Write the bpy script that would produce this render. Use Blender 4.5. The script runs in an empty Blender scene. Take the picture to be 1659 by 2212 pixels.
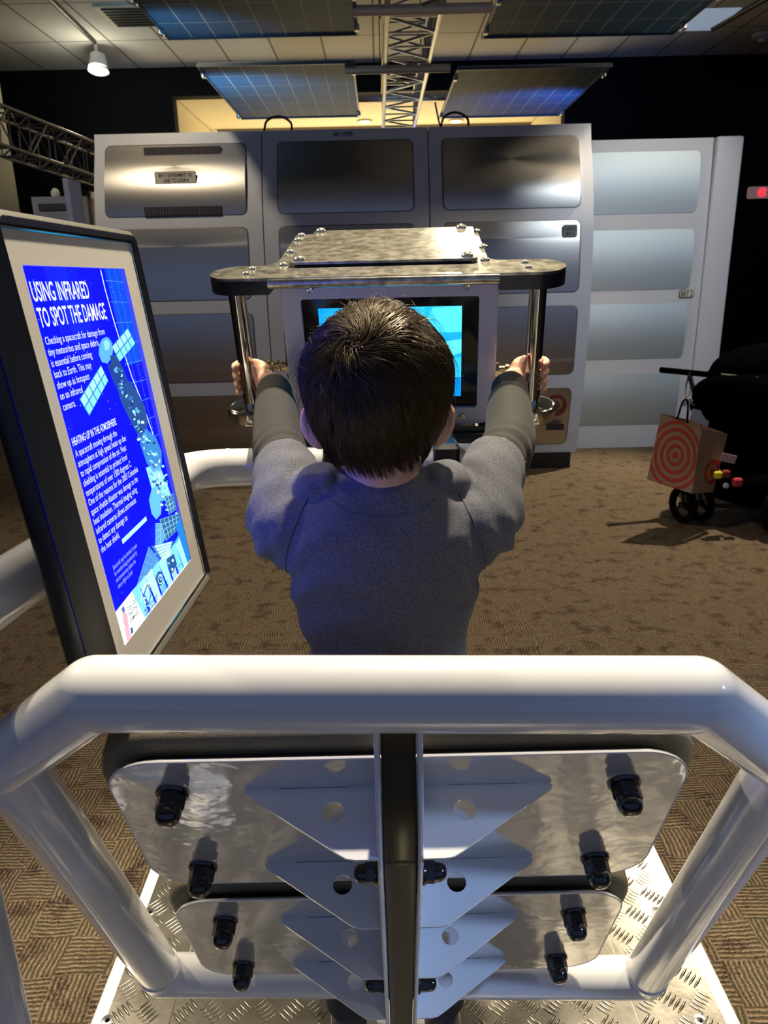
import bpy, math, random
import numpy as np
from mathutils import Vector, Matrix, noise
from mathutils.geometry import tessellate_polygon
random.seed(7)
rng = np.random.default_rng(7)
SC = bpy.context.scene
COL = SC.collection
PI = math.pi

# ------------------------------------------------------------------ camera
W, H, F = 1659.0, 2212.0, 1590.0
PITCH, ROLL = math.radians(17.5), math.radians(1.3)
CAM = np.array([0.0, 0.0, 1.5])
FW = np.array([0, math.cos(PITCH), -math.sin(PITCH)])
RT0 = np.array([1.0, 0, 0]); UP0 = np.array([0, math.sin(PITCH), math.cos(PITCH)])
RT = RT0 * math.cos(ROLL) - UP0 * math.sin(ROLL)
UP = UP0 * math.cos(ROLL) + RT0 * math.sin(ROLL)
cd = bpy.data.cameras.new('camera'); cam = bpy.data.objects.new('camera', cd); COL.objects.link(cam)
cd.sensor_fit = 'VERTICAL'; cd.sensor_height = 24.0; cd.sensor_width = 18.0; cd.lens = 24.0 * F / H
cd.clip_start = 0.02; cd.clip_end = 100
cd.dof.use_dof = True; cd.dof.focus_distance = 0.95; cd.dof.aperture_fstop = 9.0
M = Matrix((RT, UP, -FW)).transposed().to_4x4(); M.translation = Vector(CAM)
cam.matrix_world = M
SC.camera = cam

# ------------------------------------------------------------------ world, exposure, lamps
SC.view_settings.view_transform = 'Standard'; SC.view_settings.look = 'None'
SC.view_settings.gamma = 1.0; SC.view_settings.use_curve_mapping = False
SC.view_settings.exposure = 0.0
wd = bpy.data.worlds.new('dim_hall'); SC.world = wd; wd.use_nodes = True
wd.node_tree.nodes['Background'].inputs[0].default_value = (0.38, 0.54, 1.0, 1)
wd.node_tree.nodes['Background'].inputs[1].default_value = 0.29

def spot(name, loc, aim, watts, color, deg=50, size=0.06, blend=0.6):
    l = bpy.data.lights.new(name, 'SPOT'); l.energy = watts; l.color = color
    l.spot_size = math.radians(deg); l.spot_blend = blend; l.shadow_soft_size = size
    o = bpy.data.objects.new(name, l); COL.objects.link(o); o.location = loc
    o.rotation_euler = (Vector(aim) - Vector(loc)).to_track_quat('-Z', 'Y').to_euler()
    return o
WARM = (1.0, 0.86, 0.62); WARM2 = (1.0, 0.84, 0.60); COOL = (0.72, 0.86, 1.0)
spot('exhibit_spotlight', (0.30, 2.05, 4.05), (0.03, 1.0, 1.3), 880, WARM, 46)
spot('left_spotlight', (-3.0, 1.9, 4.05), (-0.25, 0.85, 0.8), 290, WARM, 38)
spot('right_spotlight', (2.7, 2.3, 4.05), (0.15, 0.68, 0.8), 95, WARM, 22)
spot('device_spotlight', (0.80, 7.6, 3.98), (0.0, 1.45, 1.6), 240, WARM, 16, 0.05)
spot('platform_spotlight', (0.5, -1.4, 4.05), (0.0, 0.12, 0.0), 380, WARM, 23)
spot('carpet_spotlight', (-2.2, 2.9, 4.05), (-1.0, 2.9, 0.0), 330, WARM2, 85)
spot('aisle_spotlight', (1.8, 1.2, 4.05), (1.4, 1.8, 0.0), 110, WARM2, 65)
spot('hall_fill', (-4.6, 5.6, 4.05), (-4.3, 8.6, 1.7), 150, (0.95, 0.92, 0.9), 60)  # added fill that brightens the far-left column and post, not a hall fitting
spot('stroller_spotlight', (3.15, 6.1, 4.05), (1.2, 4.0, 0.0), 1150, WARM2, 70, 0.03)
spot('module_spotlight', (-2.0, 4.2, 4.05), (-1.7, 6.0, 2.1), 125, WARM, 70)
spot('module_side_spotlight', (3.0, 4.2, 4.05), (1.9, 6.0, 1.9), 120, WARM, 60)
spot('wing_spotlight', (2.9, 1.6, 4.05), (2.3, 6.5, 1.2), 300, COOL, 36)
spot('solar_fill', (-1.45, 6.5, 2.45), (-0.95, 8.1, 3.1), 90, (0.36, 0.70, 1.0), 110, 0.1)  # this and the next two: added blue fills lightening the solar panels from below
spot('solar_fill', (-1.35, 5.2, 2.6), (-1.25, 5.7, 3.1), 14, (0.40, 0.72, 1.0), 100, 0.1)
spot('solar_fill', (1.8, 7.4, 2.4), (1.5, 8.3, 3.1), 60, (0.14, 0.30, 1.0), 110, 0.1)
spot('blue_wash', (3.0, -0.5, 2.7), (0.05, 0.72, 0.62), 330, (0.38, 0.58, 1.0), 13, 0.1)

# ------------------------------------------------------------------ helpers
def V3(*a): return np.array(a, float)
def at(x, y, d): return CAM + d * (FW + RT * (x - W / 2) / F - UP * (y - H / 2) / F)
def ray(x, y):
    return FW + RT * (x - W / 2) / F - UP * (y - H / 2) / F
def on_y(x, y, Y):
    r = ray(x, y); return CAM + r * ((Y - CAM[1]) / r[1])
def on_z(x, y, z):
    r = ray(x, y); return CAM + r * ((z - CAM[2]) / r[2])
def tag(o, label=None, cat=None, group=None, kind=None):
    if label: o['label'] = label
    if cat: o['category'] = cat
    if group: o['group'] = group
    if kind: o['kind'] = kind
    return o
def empty(name, loc, label=None, cat=None, group=None):
    o = bpy.data.objects.new(name, None); COL.objects.link(o); o.location = Vector(loc)
    o.empty_display_size = 0.1
    return tag(o, label, cat, group)
def rootloc(p):
    L = Vector((0, 0, 0))
    while p is not None:
        L = L + p.location; p = p.parent
    return np.array(L)
class G:
    """collects vertices and faces (world coordinates) of one mesh"""
    def __init__(s): s.v = []; s.f = []; s.c = []
    def add(s, vs, fs, col=None):
        b = len(s.v); s.v += [tuple(map(float, p)) for p in vs]
        s.f += [tuple(i + b for i in f) for f in fs]
        s.c += [col] * len(fs)
        return s
    def grid(s, rows, closed_u=False, closed_v=False, cap=False):
        n = len(rows); m = len(rows[0]); vs = [p for r in rows for p in r]; fs = []
        for i in range(n if closed_v else n - 1):
            for j in range(m if closed_u else m - 1):
                a = i * m + j; b = i * m + (j + 1) % m
                c = ((i + 1) % n) * m + (j + 1) % m; d = ((i + 1) % n) * m + j
                fs.append((a, b, c, d))
        if cap:
            fs.append(tuple(range(m - 1, -1, -1))); fs.append(tuple((n - 1) * m + j for j in range(m)))
        return s.add(vs, fs)
    def box(s, c, size, fr=None, bev=0.0):
        """box centred at c; fr = 3 axes; optional chamfer"""
        fr = fr or (V3(1, 0, 0), V3(0, 1, 0), V3(0, 0, 1)); c = np.array(c, float)
        h = [x / 2 for x in size]
        if bev <= 0:
            vs = [c + fr[0] * h[0] * a + fr[1] * h[1] * b + fr[2] * h[2] * e
                  for a in (-1, 1) for b in (-1, 1) for e in (-1, 1)]
            return s.add(vs, [(0, 1, 3, 2), (4, 6, 7, 5), (0, 4, 5, 1), (2, 3, 7, 6), (0, 2, 6, 4), (1, 5, 7, 3)])
        pts = rrect(-h[0], -h[1], h[0], h[1], bev * 1.5, 3)
        ins = rrect(-h[0] + bev, -h[1] + bev, h[0] - bev, h[1] - bev, bev * 0.8, 3)
        rows = []
        for ring, z in ((ins, -h[2]), (pts, -h[2] + bev), (pts, h[2] - bev), (ins, h[2])):
            rows.append([c + fr[0] * p[0] + fr[1] * p[1] + fr[2] * z for p in ring])
        return s.grid(rows, closed_u=True, cap=True)
    def tube(s, path, r, n=20, cap=True):
        P = [np.array(p, float) for p in path]; k = len(P)
        R = r if hasattr(r, '__len__') else [r] * k
        T = []
        for i in range(k):
            t = P[min(i + 1, k - 1)] - P[max(i - 1, 0)]; T.append(t / (np.linalg.norm(t) + 1e-12))
        a = np.cross(T[0], V3(0, 0, 1))
        if np.linalg.norm(a) < 0.05: a = np.cross(T[0], V3(1, 0, 0))
        a /= np.linalg.norm(a); rows = []
        for i in range(k):
            a = a - T[i] * (a @ T[i]); a /= np.linalg.norm(a); b = np.cross(T[i], a)
            rows.append([P[i] + R[i] * (a * math.cos(2 * PI * j / n) + b * math.sin(2 * PI * j / n)) for j in range(n)])
        return s.grid(rows, closed_u=True, cap=cap)
    def lathe(s, o, ax, prof, n=24):
        """prof: list of (r, h) along axis ax from o"""
        ax = np.array(ax, float); ax /= np.linalg.norm(ax)
        a = np.cross(ax, V3(0, 0, 1))
        if np.linalg.norm(a) < 0.05: a = np.cross(ax, V3(1, 0, 0))
        a /= np.linalg.norm(a); b = np.cross(ax, a); o = np.array(o, float)
        rows = [[o + ax * h + r * (a * math.cos(2 * PI * j / n) + b * math.sin(2 * PI * j / n)) for j in range(n)] for r, h in prof]
        return s.grid(rows, closed_u=True, cap=True)
    def ell(s, c, r, fr=None, n=20, m=12):
        fr = fr or (V3(1, 0, 0), V3(0, 1, 0), V3(0, 0, 1)); c = np.array(c, float); rows = []
        for i in range(m + 1):
            th = PI * (0.02 + 0.96 * i / m)
            rows.append([c + fr[0] * r[0] * math.sin(th) * math.cos(2 * PI * j / n) + fr[1] * r[1] * math.sin(th) * math.sin(2 * PI * j / n) + fr[2] * r[2] * math.cos(th) for j in range(n)])
        return s.grid(rows, closed_u=True, cap=True)
    def slab(s, outer, holes, h0, h1, fn):
        """flat plate: 2D outline with holes between heights h0 and h1, fn(a,b,h)->world"""
        loops = [outer] + list(holes)
        flat = [p for l in loops for p in l]
        tris = tessellate_polygon([[Vector((p[0], p[1], 0)) for p in l] for l in loops])
        n = len(flat)
        vs = [fn(p[0], p[1], h0) for p in flat] + [fn(p[0], p[1], h1) for p in flat]
        fs = [tuple(t) for t in tris] + [tuple(i + n for i in reversed(t)) for t in tris]
        b = 0
        for l in loops:
            m = len(l)
            for j in range(m):
                p, q = b + j, b + (j + 1) % m
                fs.append((p, q, q + n, p + n))
            b += m
        return s.add(vs, fs)
    def build(s, name, mat, parent=None, smooth=True, angle=35, loc=None):
        me = bpy.data.meshes.new(name)
        base = rootloc(parent) if parent is not None else (np.array(loc, float) if loc is not None else V3(0, 0, 0))
        vs = (np.array(s.v) - base)
        me.from_pydata([tuple(p) for p in vs], [], s.f)
        if any(c is not None for c in s.c):
            ca = me.color_attributes.new('Col', 'FLOAT_COLOR', 'CORNER')
            buf = []
            for f, c in zip(s.f, s.c):
                buf += list((c or (1, 1, 1)) + (1,)) * len(f)
            ca.data.foreach_set('color', buf)
        import bmesh
        bm = bmesh.new(); bm.from_mesh(me)
        if not any(c is not None for c in s.c): bmesh.ops.recalc_face_normals(bm, faces=bm.faces)
        bm.to_mesh(me); bm.free()
        me.materials.append(mat)
        if smooth:
            me.shade_smooth()
            if angle < 180: me.set_sharp_from_angle(angle=math.radians(angle))
        o = bpy.data.objects.new(name, me); COL.objects.link(o)
        if parent is not None: o.parent = parent
        elif loc is not None: o.location = Vector(loc)
        return o
def rrect(x0, y0, x1, y1, r, n=6):
    p = []
    for cx, cy, a in ((x1 - r, y1 - r, 0), (x0 + r, y1 - r, 90), (x0 + r, y0 + r, 180), (x1 - r, y0 + r, 270)):
        for k in range(n + 1):
            t = math.radians(a + 90 * k / n); p.append((cx + r * math.cos(t), cy + r * math.sin(t)))
    return p
def circ(x, y, r, n=24): return [(x + r * math.cos(2 * PI * k / n), y + r * math.sin(2 * PI * k / n)) for k in range(n)]
def fillet(P, r, n=8):
    P = [np.array(p, float) for p in P]; out = [P[0]]
    for i in range(1, len(P) - 1):
        a = P[i - 1] - P[i]; b = P[i + 1] - P[i]; la, lb = np.linalg.norm(a), np.linalg.norm(b); a /= la; b /= lb
        d = min(r, la * 0.45, lb * 0.45)
        p0, p2 = P[i] + a * d, P[i] + b * d
        for k in range(n + 1):
            t = k / n; out.append((1 - t) ** 2 * p0 + 2 * t * (1 - t) * P[i] + t * t * p2)
    out.append(P[-1]); return out
def spline(P, n=10):
    P = [np.array(p, float) for p in P]; Q = [2 * P[0] - P[1]] + P + [2 * P[-1] - P[-2]]; out = []
    for i in range(1, len(Q) - 2):
        for k in range(n):
            t = k / n; a, b, c, d = Q[i - 1:i + 3]
            out.append(0.5 * (2 * b + (c - a) * t + (2 * a - 5 * b + 4 * c - d) * t * t + (3 * b - a - 3 * c + d) * t ** 3))
    out.append(P[-1]); return out

# ------------------------------------------------------------------ materials
def mat(name, col=(0.5, 0.5, 0.5), rough=0.5, metal=0.0, emit=None, estr=1.0, bump=None, coat=0.0, var=None, spec=0.5, sheen=0.0, aniso=0.0, sss=0.0):
    m = bpy.data.materials.new(name); m.use_nodes = True; nt = m.node_tree; b = nt.nodes['Principled BSDF']
    b.inputs['Base Color'].default_value = (*col, 1); b.inputs['Roughness'].default_value = rough
    b.inputs['Metallic'].default_value = metal; b.inputs['Specular IOR Level'].default_value = spec
    b.inputs['Coat Weight'].default_value = coat; b.inputs['Coat Roughness'].default_value = 0.05
    b.inputs['Sheen Weight'].default_value = sheen; b.inputs['Anisotropic'].default_value = aniso
    if sss: b.inputs['Subsurface Weight'].default_value = sss; b.inputs['Subsurface Radius'].default_value = (0.012, 0.004, 0.002); b.inputs['Subsurface Scale'].default_value = 1.0
    if emit: b.inputs['Emission Color'].default_value = (*emit, 1); b.inputs['Emission Strength'].default_value = estr
    if bump or var:
        tc = nt.nodes.new('ShaderNodeTexCoord'); mp = nt.nodes.new('ShaderNodeMapping'); nt.links.new(tc.outputs['Object'], mp.inputs['Vector'])
        if var:   # (colour2, scale, stretch)
            mp2 = nt.nodes.new('ShaderNodeMapping'); nt.links.new(tc.outputs['Object'], mp2.inputs['Vector']); mp2.inputs['Scale'].default_value = var[2]
            n2 = nt.nodes.new('ShaderNodeTexNoise'); n2.inputs['Scale'].default_value = var[1]; n2.inputs['Detail'].default_value = 5
            nt.links.new(mp2.outputs[0], n2.inputs['Vector'])
            rp = nt.nodes.new('ShaderNodeValToRGB'); rp.color_ramp.elements[0].position = 0.35; rp.color_ramp.elements[1].position = 0.65
            rp.color_ramp.elements[0].color = (*col, 1); rp.color_ramp.elements[1].color = (*var[0], 1)
            nt.links.new(n2.outputs['Fac'], rp.inputs[0]); nt.links.new(rp.outputs[0], b.inputs['Base Color'])
        if bump:  # (scale, strength, distance, stretch)
            mp.inputs['Scale'].default_value = bump[3] if len(bump) > 3 else (1, 1, 1)
            n = nt.nodes.new('ShaderNodeTexNoise'); n.inputs['Scale'].default_value = bump[0]; n.inputs['Detail'].default_value = 3
            bp = nt.nodes.new('ShaderNodeBump'); bp.inputs['Strength'].default_value = bump[1]; bp.inputs['Distance'].default_value = bump[2]
            nt.links.new(mp.outputs[0], n.inputs['Vector']); nt.links.new(n.outputs['Fac'], bp.inputs['Height']); nt.links.new(bp.outputs[0], b.inputs['Normal'])
    return m
def emis_attr(name, strength):
    m = bpy.data.materials.new(name); m.use_nodes = True; nt = m.node_tree; nt.nodes.clear()
    o = nt.nodes.new('ShaderNodeOutputMaterial'); e = nt.nodes.new('ShaderNodeEmission'); a = nt.nodes.new('ShaderNodeVertexColor'); a.layer_name = 'Col'
    e.inputs['Strength'].default_value = strength; nt.links.new(a.outputs[0], e.inputs[0]); nt.links.new(e.outputs[0], o.inputs[0])
    return m
m_white = mat('white_powder_coat', (0.76, 0.77, 0.80), 0.16, coat=0.5, bump=(60, 0.05, 0.002))
m_plate = mat('glossy_white_plate', (0.74, 0.73, 0.72), 0.09, 0.5, coat=1.0, bump=(17, 0.6, 0.0040, (1, 1, 1)))
m_rubber = mat('textured_black_rubber', (0.15, 0.132, 0.088), 0.5, bump=(700, 0.9, 0.001))
m_strip = mat('black_moulding', (0.045, 0.034, 0.016), 0.3, bump=(400, 0.15, 0.0005))
m_nut = mat('black_nut_cap', (0.010, 0.010, 0.012), 0.12, coat=0.5)
m_black = mat('black_plastic', (0.006, 0.006, 0.007), 0.42)
m_satin = mat('satin_black', (0.012, 0.013, 0.018), 0.28)
m_steel = mat('polished_steel', (0.62, 0.60, 0.56), 0.12, 1.0)
m_brushed = mat('brushed_aluminium', (0.60, 0.60, 0.62), 0.34, 1.0, bump=(220, 0.25, 0.0004, (1, 1, 12)))
m_top = mat('worn_steel_cover', (0.26, 0.25, 0.21), 0.30, 1.0, var=((0.66, 0.63, 0.53), 55, (1, 0.8, 1)), bump=(160, 0.25, 0.0006))
m_rivet = mat('bright_rivet', (0.80, 0.77, 0.66), 0.22, 0.9)
m_frame = mat('anodised_frame', (0.56, 0.56, 0.62), 0.38, 0.35, bump=(500, 0.2, 0.0003))
m_glassblack = mat('black_screen_glass', (0.004, 0.004, 0.006), 0.08)
m_disc = mat('chromed_disc', (0.45, 0.46, 0.42), 0.12, 1.0)
m_brass = mat('brass_fitting', (0.65, 0.55, 0.32), 0.2, 1.0)
m_red = mat('red_plastic', (0.5, 0.02, 0.03), 0.4)
m_module = mat('module_white_paint', (0.56, 0.57, 0.62), 0.42, bump=(9, 0.08, 0.01))
m_modmetal = mat('module_brushed_metal', (0.50, 0.47, 0.44), 0.36, 1.0, aniso=0.4, bump=(40, 0.06, 0.002, (0.2, 1, 9)))
m_dark = mat('dark_slot', (0.01, 0.01, 0.012), 0.6)
m_cream = mat('cream_paint', (0.70, 0.62, 0.42), 0.7)
m_blackwall = mat('black_wall_paint', (0.0035, 0.0037, 0.005), 0.8, spec=0.2)
m_alu = mat('truss_aluminium', (0.55, 0.56, 0.58), 0.3, 1.0)
m_pipe = mat('pipe_brown_grey', (0.60, 0.54, 0.46), 0.45, 0.3)
m_bezel = mat('warm_white_bezel', (0.62, 0.59, 0.54), 0.35, bump=(300, 0.1, 0.0004))
m_housing = mat('textured_black_housing', (0.055, 0.050, 0.035), 0.62, bump=(900, 0.8, 0.0006))

# carpet: woven rib blocks turning direction, brown / olive / maroon yarns
def carpet():
    m = bpy.data.materials.new('woven_brown_carpet'); m.use_nodes = True; nt = m.node_tree; N = nt.nodes.new; L = nt.links.new
    b = nt.nodes['Principled BSDF']; b.inputs['Roughness'].default_value = 0.95; b.inputs['Specular IOR Level'].default_value = 0.15
    tc = N('ShaderNodeTexCoord')
    wob = N('ShaderNodeTexNoise'); wob.inputs['Scale'].default_value = 5; L(tc.outputs['Object'], wob.inputs[0])
    mixv = N('ShaderNodeMix'); mixv.data_type = 'VECTOR'; mixv.inputs[0].default_value = 0.03
    L(tc.outputs['Object'], mixv.inputs[4]); L(wob.outputs['Color'], mixv.inputs[5])
    ck = N('ShaderNodeTexChecker'); ck.inputs['Scale'].default_value = 9.5
    ck.inputs[1].default_value = (1, 1, 1, 1); ck.inputs[2].default_value = (0, 0, 0, 1); L(mixv.outputs[1], ck.inputs[0])
    waves = []
    for d in ('X', 'Y'):
        w = N('ShaderNodeTexWave'); w.bands_direction = d; w.inputs['Scale'].default_value = 28; w.inputs['Distortion'].default_value = 2.2
        w.inputs['Detail'].default_value = 2; w.inputs['Detail Scale'].default_value = 2.5; L(mixv.outputs[1], w.inputs[0]); waves.append(w)
    mw = N('ShaderNodeMix'); L(ck.outputs['Fac'], mw.inputs[0]); L(waves[0].outputs['Fac'], mw.inputs[2]); L(waves[1].outputs['Fac'], mw.inputs[3])
    yarn = N('ShaderNodeTexNoise'); yarn.inputs['Scale'].default_value = 150; yarn.inputs['Detail'].default_value = 3; L(tc.outputs['Object'], yarn.inputs[0])
    big = N('ShaderNodeTexNoise'); big.inputs['Scale'].default_value = 11; big.inputs['Detail'].default_value = 9; big.inputs['Roughness'].default_value = 0.65; L(tc.outputs['Object'], big.inputs[0])
    r = N('ShaderNodeValToRGB'); e = r.color_ramp.elements; e[0].position = 0.30; e[0].color = (0.055, 0.030, 0.026, 1)
    e[1].position = 0.72; e[1].color = (0.40, 0.30, 0.14, 1)
    k = e.new(0.42); k.color = (0.085, 0.060, 0.044, 1); k = e.new(0.50); k.color = (0.205, 0.150, 0.098, 1); k = e.new(0.60); k.color = (0.125, 0.108, 0.072, 1)
    av = N('ShaderNodeMix'); av.inputs[0].default_value = 0.32; L(big.outputs['Fac'], av.inputs[2]); L(yarn.outputs['Fac'], av.inputs[3]); L(av.outputs[0], r.inputs[0])
    mul = N('ShaderNodeMix'); mul.data_type = 'RGBA'; mul.blend_type = 'MULTIPLY'; mul.inputs[0].default_value = 0.75
    mr = N('ShaderNodeMapRange'); mr.inputs[3].default_value = 0.18; mr.inputs[4].default_value = 1.4; L(mw.outputs[0], mr.inputs[0])
    L(r.outputs[0], mul.inputs[6]); L(mr.outputs[0], mul.inputs[7]); L(mul.outputs[2], b.inputs['Base Color'])
    bp = N('ShaderNodeBump'); bp.inputs['Strength'].default_value = 0.9; bp.inputs['Distance'].default_value = 0.006
    ad = N('ShaderNodeMath'); ad.operation = 'ADD'; L(mw.outputs[0], ad.inputs[0]); L(yarn.outputs['Fac'], ad.inputs[1]); L(ad.outputs[0], bp.inputs['Height']); L(bp.outputs[0], b.inputs['Normal'])
    return m
def ceiling_mat():
    m = bpy.data.materials.new('ceiling_tiles'); m.use_nodes = True; nt = m.node_tree; N = nt.nodes.new; L = nt.links.new
    b = nt.nodes['Principled BSDF']; b.inputs['Roughness'].default_value = 0.9
    tc = N('ShaderNodeTexCoord'); br = N('ShaderNodeTexBrick'); br.offset = 0.0
    br.inputs['Scale'].default_value = 1.0; br.inputs['Brick Width'].default_value = 0.61; br.inputs['Row Height'].default_value = 1.22
    br.inputs['Mortar Size'].default_value = 0.012; br.inputs['Color1'].default_value = (0.60, 0.59, 0.57, 1); br.inputs['Color2'].default_value = (0.56, 0.55, 0.53, 1); br.inputs['Mortar'].default_value = (0.16, 0.15, 0.14, 1)
    L(tc.outputs['Object'], br.inputs[0]); L(br.outputs[0], b.inputs['Base Color'])
    return m
def solar_mat():
    m = bpy.data.materials.new('solar_cells'); m.use_nodes = True; nt = m.node_tree; N = nt.nodes.new; L = nt.links.new
    b = nt.nodes['Principled BSDF']; b.inputs['Roughness'].default_value = 0.5; b.inputs['Specular IOR Level'].default_value = 0.12
    tc = N('ShaderNodeTexCoord'); br = N('ShaderNodeTexBrick'); br.offset = 0.0
    br.inputs['Scale'].default_value = 1.0; br.inputs['Brick Width'].default_value = 0.16; br.inputs['Row Height'].default_value = 0.33
    br.inputs['Mortar Size'].default_value = 0.0045; br.inputs['Color1'].default_value = (0.030, 0.085, 0.150, 1); br.inputs['Color2'].default_value = (0.036, 0.10, 0.175, 1); br.inputs['Mortar'].default_value = (0.32, 0.31, 0.26, 1)
    L(tc.outputs['Object'], br.inputs[0]); L(br.outputs[0], b.inputs['Base Color'])
    return m

# ------------------------------------------------------------------ room
XL, XR, YB, YF, ZC = -9.5, 9.0, 10.9, -3.5, 4.2
def struct(o): o['kind'] = 'structure'; return o
struct(G().box((0, (YF + YB + 9) / 2, -0.05), (XR - XL + 0.4, YB + 9 - YF, 0.1)).build('floor', carpet(), smooth=False))
struct(G().box((0, (YF + YB) / 2, ZC + 0.05), (XR - XL + 0.4, YB - YF, 0.1)).build('ceiling', ceiling_mat(), smooth=False))
struct(G().box((XL - 0.1, (YF + YB) / 2, ZC / 2), (0.2, YB - YF, ZC)).build('wall_left', m_blackwall, smooth=False))
struct(G().box((XR + 0.1, (YF + YB) / 2, ZC / 2), (0.2, YB - YF, ZC)).build('wall_right', m_blackwall, smooth=False))
# back wall with the wide opening to the lit room behind
o0 = on_y(372, 205, YB); o1 = on_y(1222, 195, YB)
ox0, ox1, oz = o0[0], o1[0], o0[2] - 0.02
g = G(); T = 0.2
g.box(((XL + ox0) / 2, YB + T / 2, ZC / 2), (ox0 - XL, T, ZC)); g.box(((XR + ox1) / 2, YB + T / 2, ZC / 2), (XR - ox1, T, ZC))
g.box(((ox0 + ox1) / 2, YB + T / 2, (ZC + oz) / 2), (ox1 - ox0, T, ZC - oz))
struct(g.build('wall_back', m_blackwall, smooth=False))
g = G(); g.box(((ox0 + ox1) / 2, YB + 4.7, oz + 0.07), (ox1 - ox0 + 0.4, 9.0, 0.1)); struct(g.build('ceiling_annex', m_cream, smooth=False))
g = G(); g.box((ox0 - 0.05, YB + 4.7, oz / 2), (0.1, 9.0, oz)); g.box((ox1 + 0.05, YB + 4.7, oz / 2), (0.1, 9.0, oz)); g.box(((ox0 + ox1) / 2, YB + 9.2, oz / 2), (ox1 - ox0, 0.1, oz))
struct(g.build('wall_annex', m_cream, smooth=False))
g = G(); g.box((ox0 + 2.9, YB + 2.4, oz - 0.02), (5.6, 0.12, 0.1)); g.box(((ox0 + ox1) / 2, YB + 4.6, oz - 0.02), (ox1 - ox0, 0.12, 0.1)); struct(g.build('trim_1', mat('annex_beam', (0.20, 0.16, 0.09), 0.7), smooth=False))
def arealight(name, loc, sx, sy, watts, color, rot=(0, 0, 0)):
    l = bpy.data.lights.new(name, 'AREA'); l.shape = 'RECTANGLE'; l.size = sx; l.size_y = sy; l.energy = watts; l.color = color
    o = bpy.data.objects.new(name, l); COL.objects.link(o); o.location = loc; o.rotation_euler = rot; return o
m_lamp = mat('lamp_face', (1, 1, 1), 0.5, emit=(1.0, 0.93, 0.70), estr=14)
m_lampdim = mat('recessed_lamp_face', (1, 1, 1), 0.5, emit=(1.0, 0.88, 0.6), estr=5)
for i, (px_, py_) in enumerate(((788, 263), (985, 262))):
    p = on_z(px_, py_, oz + 0.0)
    r_ = empty('recessed_light', p, ['small round recessed light in the lit ceiling beyond, left of the truss leg', 'small round recessed light in the lit ceiling beyond, right of the truss leg'][i], 'ceiling light', 'recessed lights in the room beyond')
    G().lathe(p + V3(0, 0, 0.015), (0, 0, -1), [(0.12, 0), (0.12, 0.02), (0.09, 0.02)]).build('trim_ring', m_cream, r_)
    G().lathe(p + V3(0, 0, 0.0), (0, 0, -1), [(0.085, 0), (0.085, 0.01)]).build('lens', m_lampdim, r_)
arealight('annex_light', ((ox0 + ox1) / 2, YB + 3.6, 1.6), 4.0, 5.0, 250, (1.0, 0.80, 0.45), (PI, 0, 0))

# ceiling fittings
p = on_z(288, 32, ZC)
r_ = empty('ceiling_vent', p, 'dark square air vent in the white ceiling beside the solar panel', 'vent')
G().box(p + V3(0, 0, -0.01), (0.62, 0.62, 0.02)).build('frame', m_cream, r_, smooth=False)
g = G(); [g.box(p + V3(0, -0.24 + 0.08 * k, -0.028), (0.5, 0.045, 0.012)) for k in range(7)]; g.build('louvre', m_dark, r_, smooth=False)
p = on_z(1648, 74, ZC)
r_ = empty('smoke_detector', p, 'small round white detector on the ceiling at far right', 'smoke detector')
G().lathe(p, (0, 0, -1), [(0.12, 0), (0.12, 0.03), (0.08, 0.05)]).build('base', m_module, r_)
G().lathe(p + V3(0, 0, -0.05), (0, 0, -1), [(0.05, 0), (0.04, 0.03), (0.01, 0.035)]).build('cap', m_module, r_)
m_track = mat('dark_track', (0.03, 0.028, 0.025), 0.5)
a = on_z(205, 92, ZC - 0.02); b = on_z(70, -40, ZC - 0.02)
tag(G().tube([a, b], 0.022, 8).build('light_track', m_track), 'dark lighting track on the ceiling holding the lit spotlight', 'light track')
a = on_z(1540, 62, ZC - 0.02); b = on_z(1720, -40, ZC - 0.02)
tag(G().tube([a, b], 0.03, 8).build('light_track', m_track), 'dark lighting track on the ceiling at the upper right', 'light track')
p = on_z(1512, 42, ZC)
r_ = empty('ceiling_light', p, 'bluish lit square ceiling tile light at upper right', 'ceiling light')
G().box(p + V3(0, 0, -0.006), (0.60, 0.72, 0.012)).build('diffuser', mat('blue_diffuser', (0.6, 0.7, 0.8), 0.5, emit=(0.42, 0.55, 0.72), estr=0.42), r_, smooth=False)
a = on_z(206, 94, ZC)
r_ = empty('track_spotlight', a, 'glowing spotlight hanging from the ceiling track at upper left', 'spotlight')
hd = V3(a[0], a[1], 0) + V3(0, 0, on_y(209, 145, a[1])[2])
G().tube([a, hd + V3(0, 0, 0.16)], 0.02, 8).build('stem', m_module, r_)
G().lathe(hd + V3(0, 0.04, 0.16), (0, -0.25, -1), [(0.03, 0), (0.085, 0.03), (0.115, 0.2), (0.12, 0.21)]).build('lamp_head', m_module, r_)
G().lathe(hd + V3(0, -0.01, -0.03), (0, -0.25, -1), [(0.11, -0.02), (0.112, 0.0), (0.08, 0.025), (0.02, 0.04)]).build('lens', m_lamp, r_)
l = bpy.data.lights.new('track_lamp', 'POINT'); l.energy = 12; l.color = (1, 0.93, 0.7); l.shadow_soft_size = 0.08
lo = bpy.data.objects.new('track_lamp', l); COL.objects.link(lo); lo.location = Vector(hd + V3(0, -0.2, -0.2))

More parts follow.
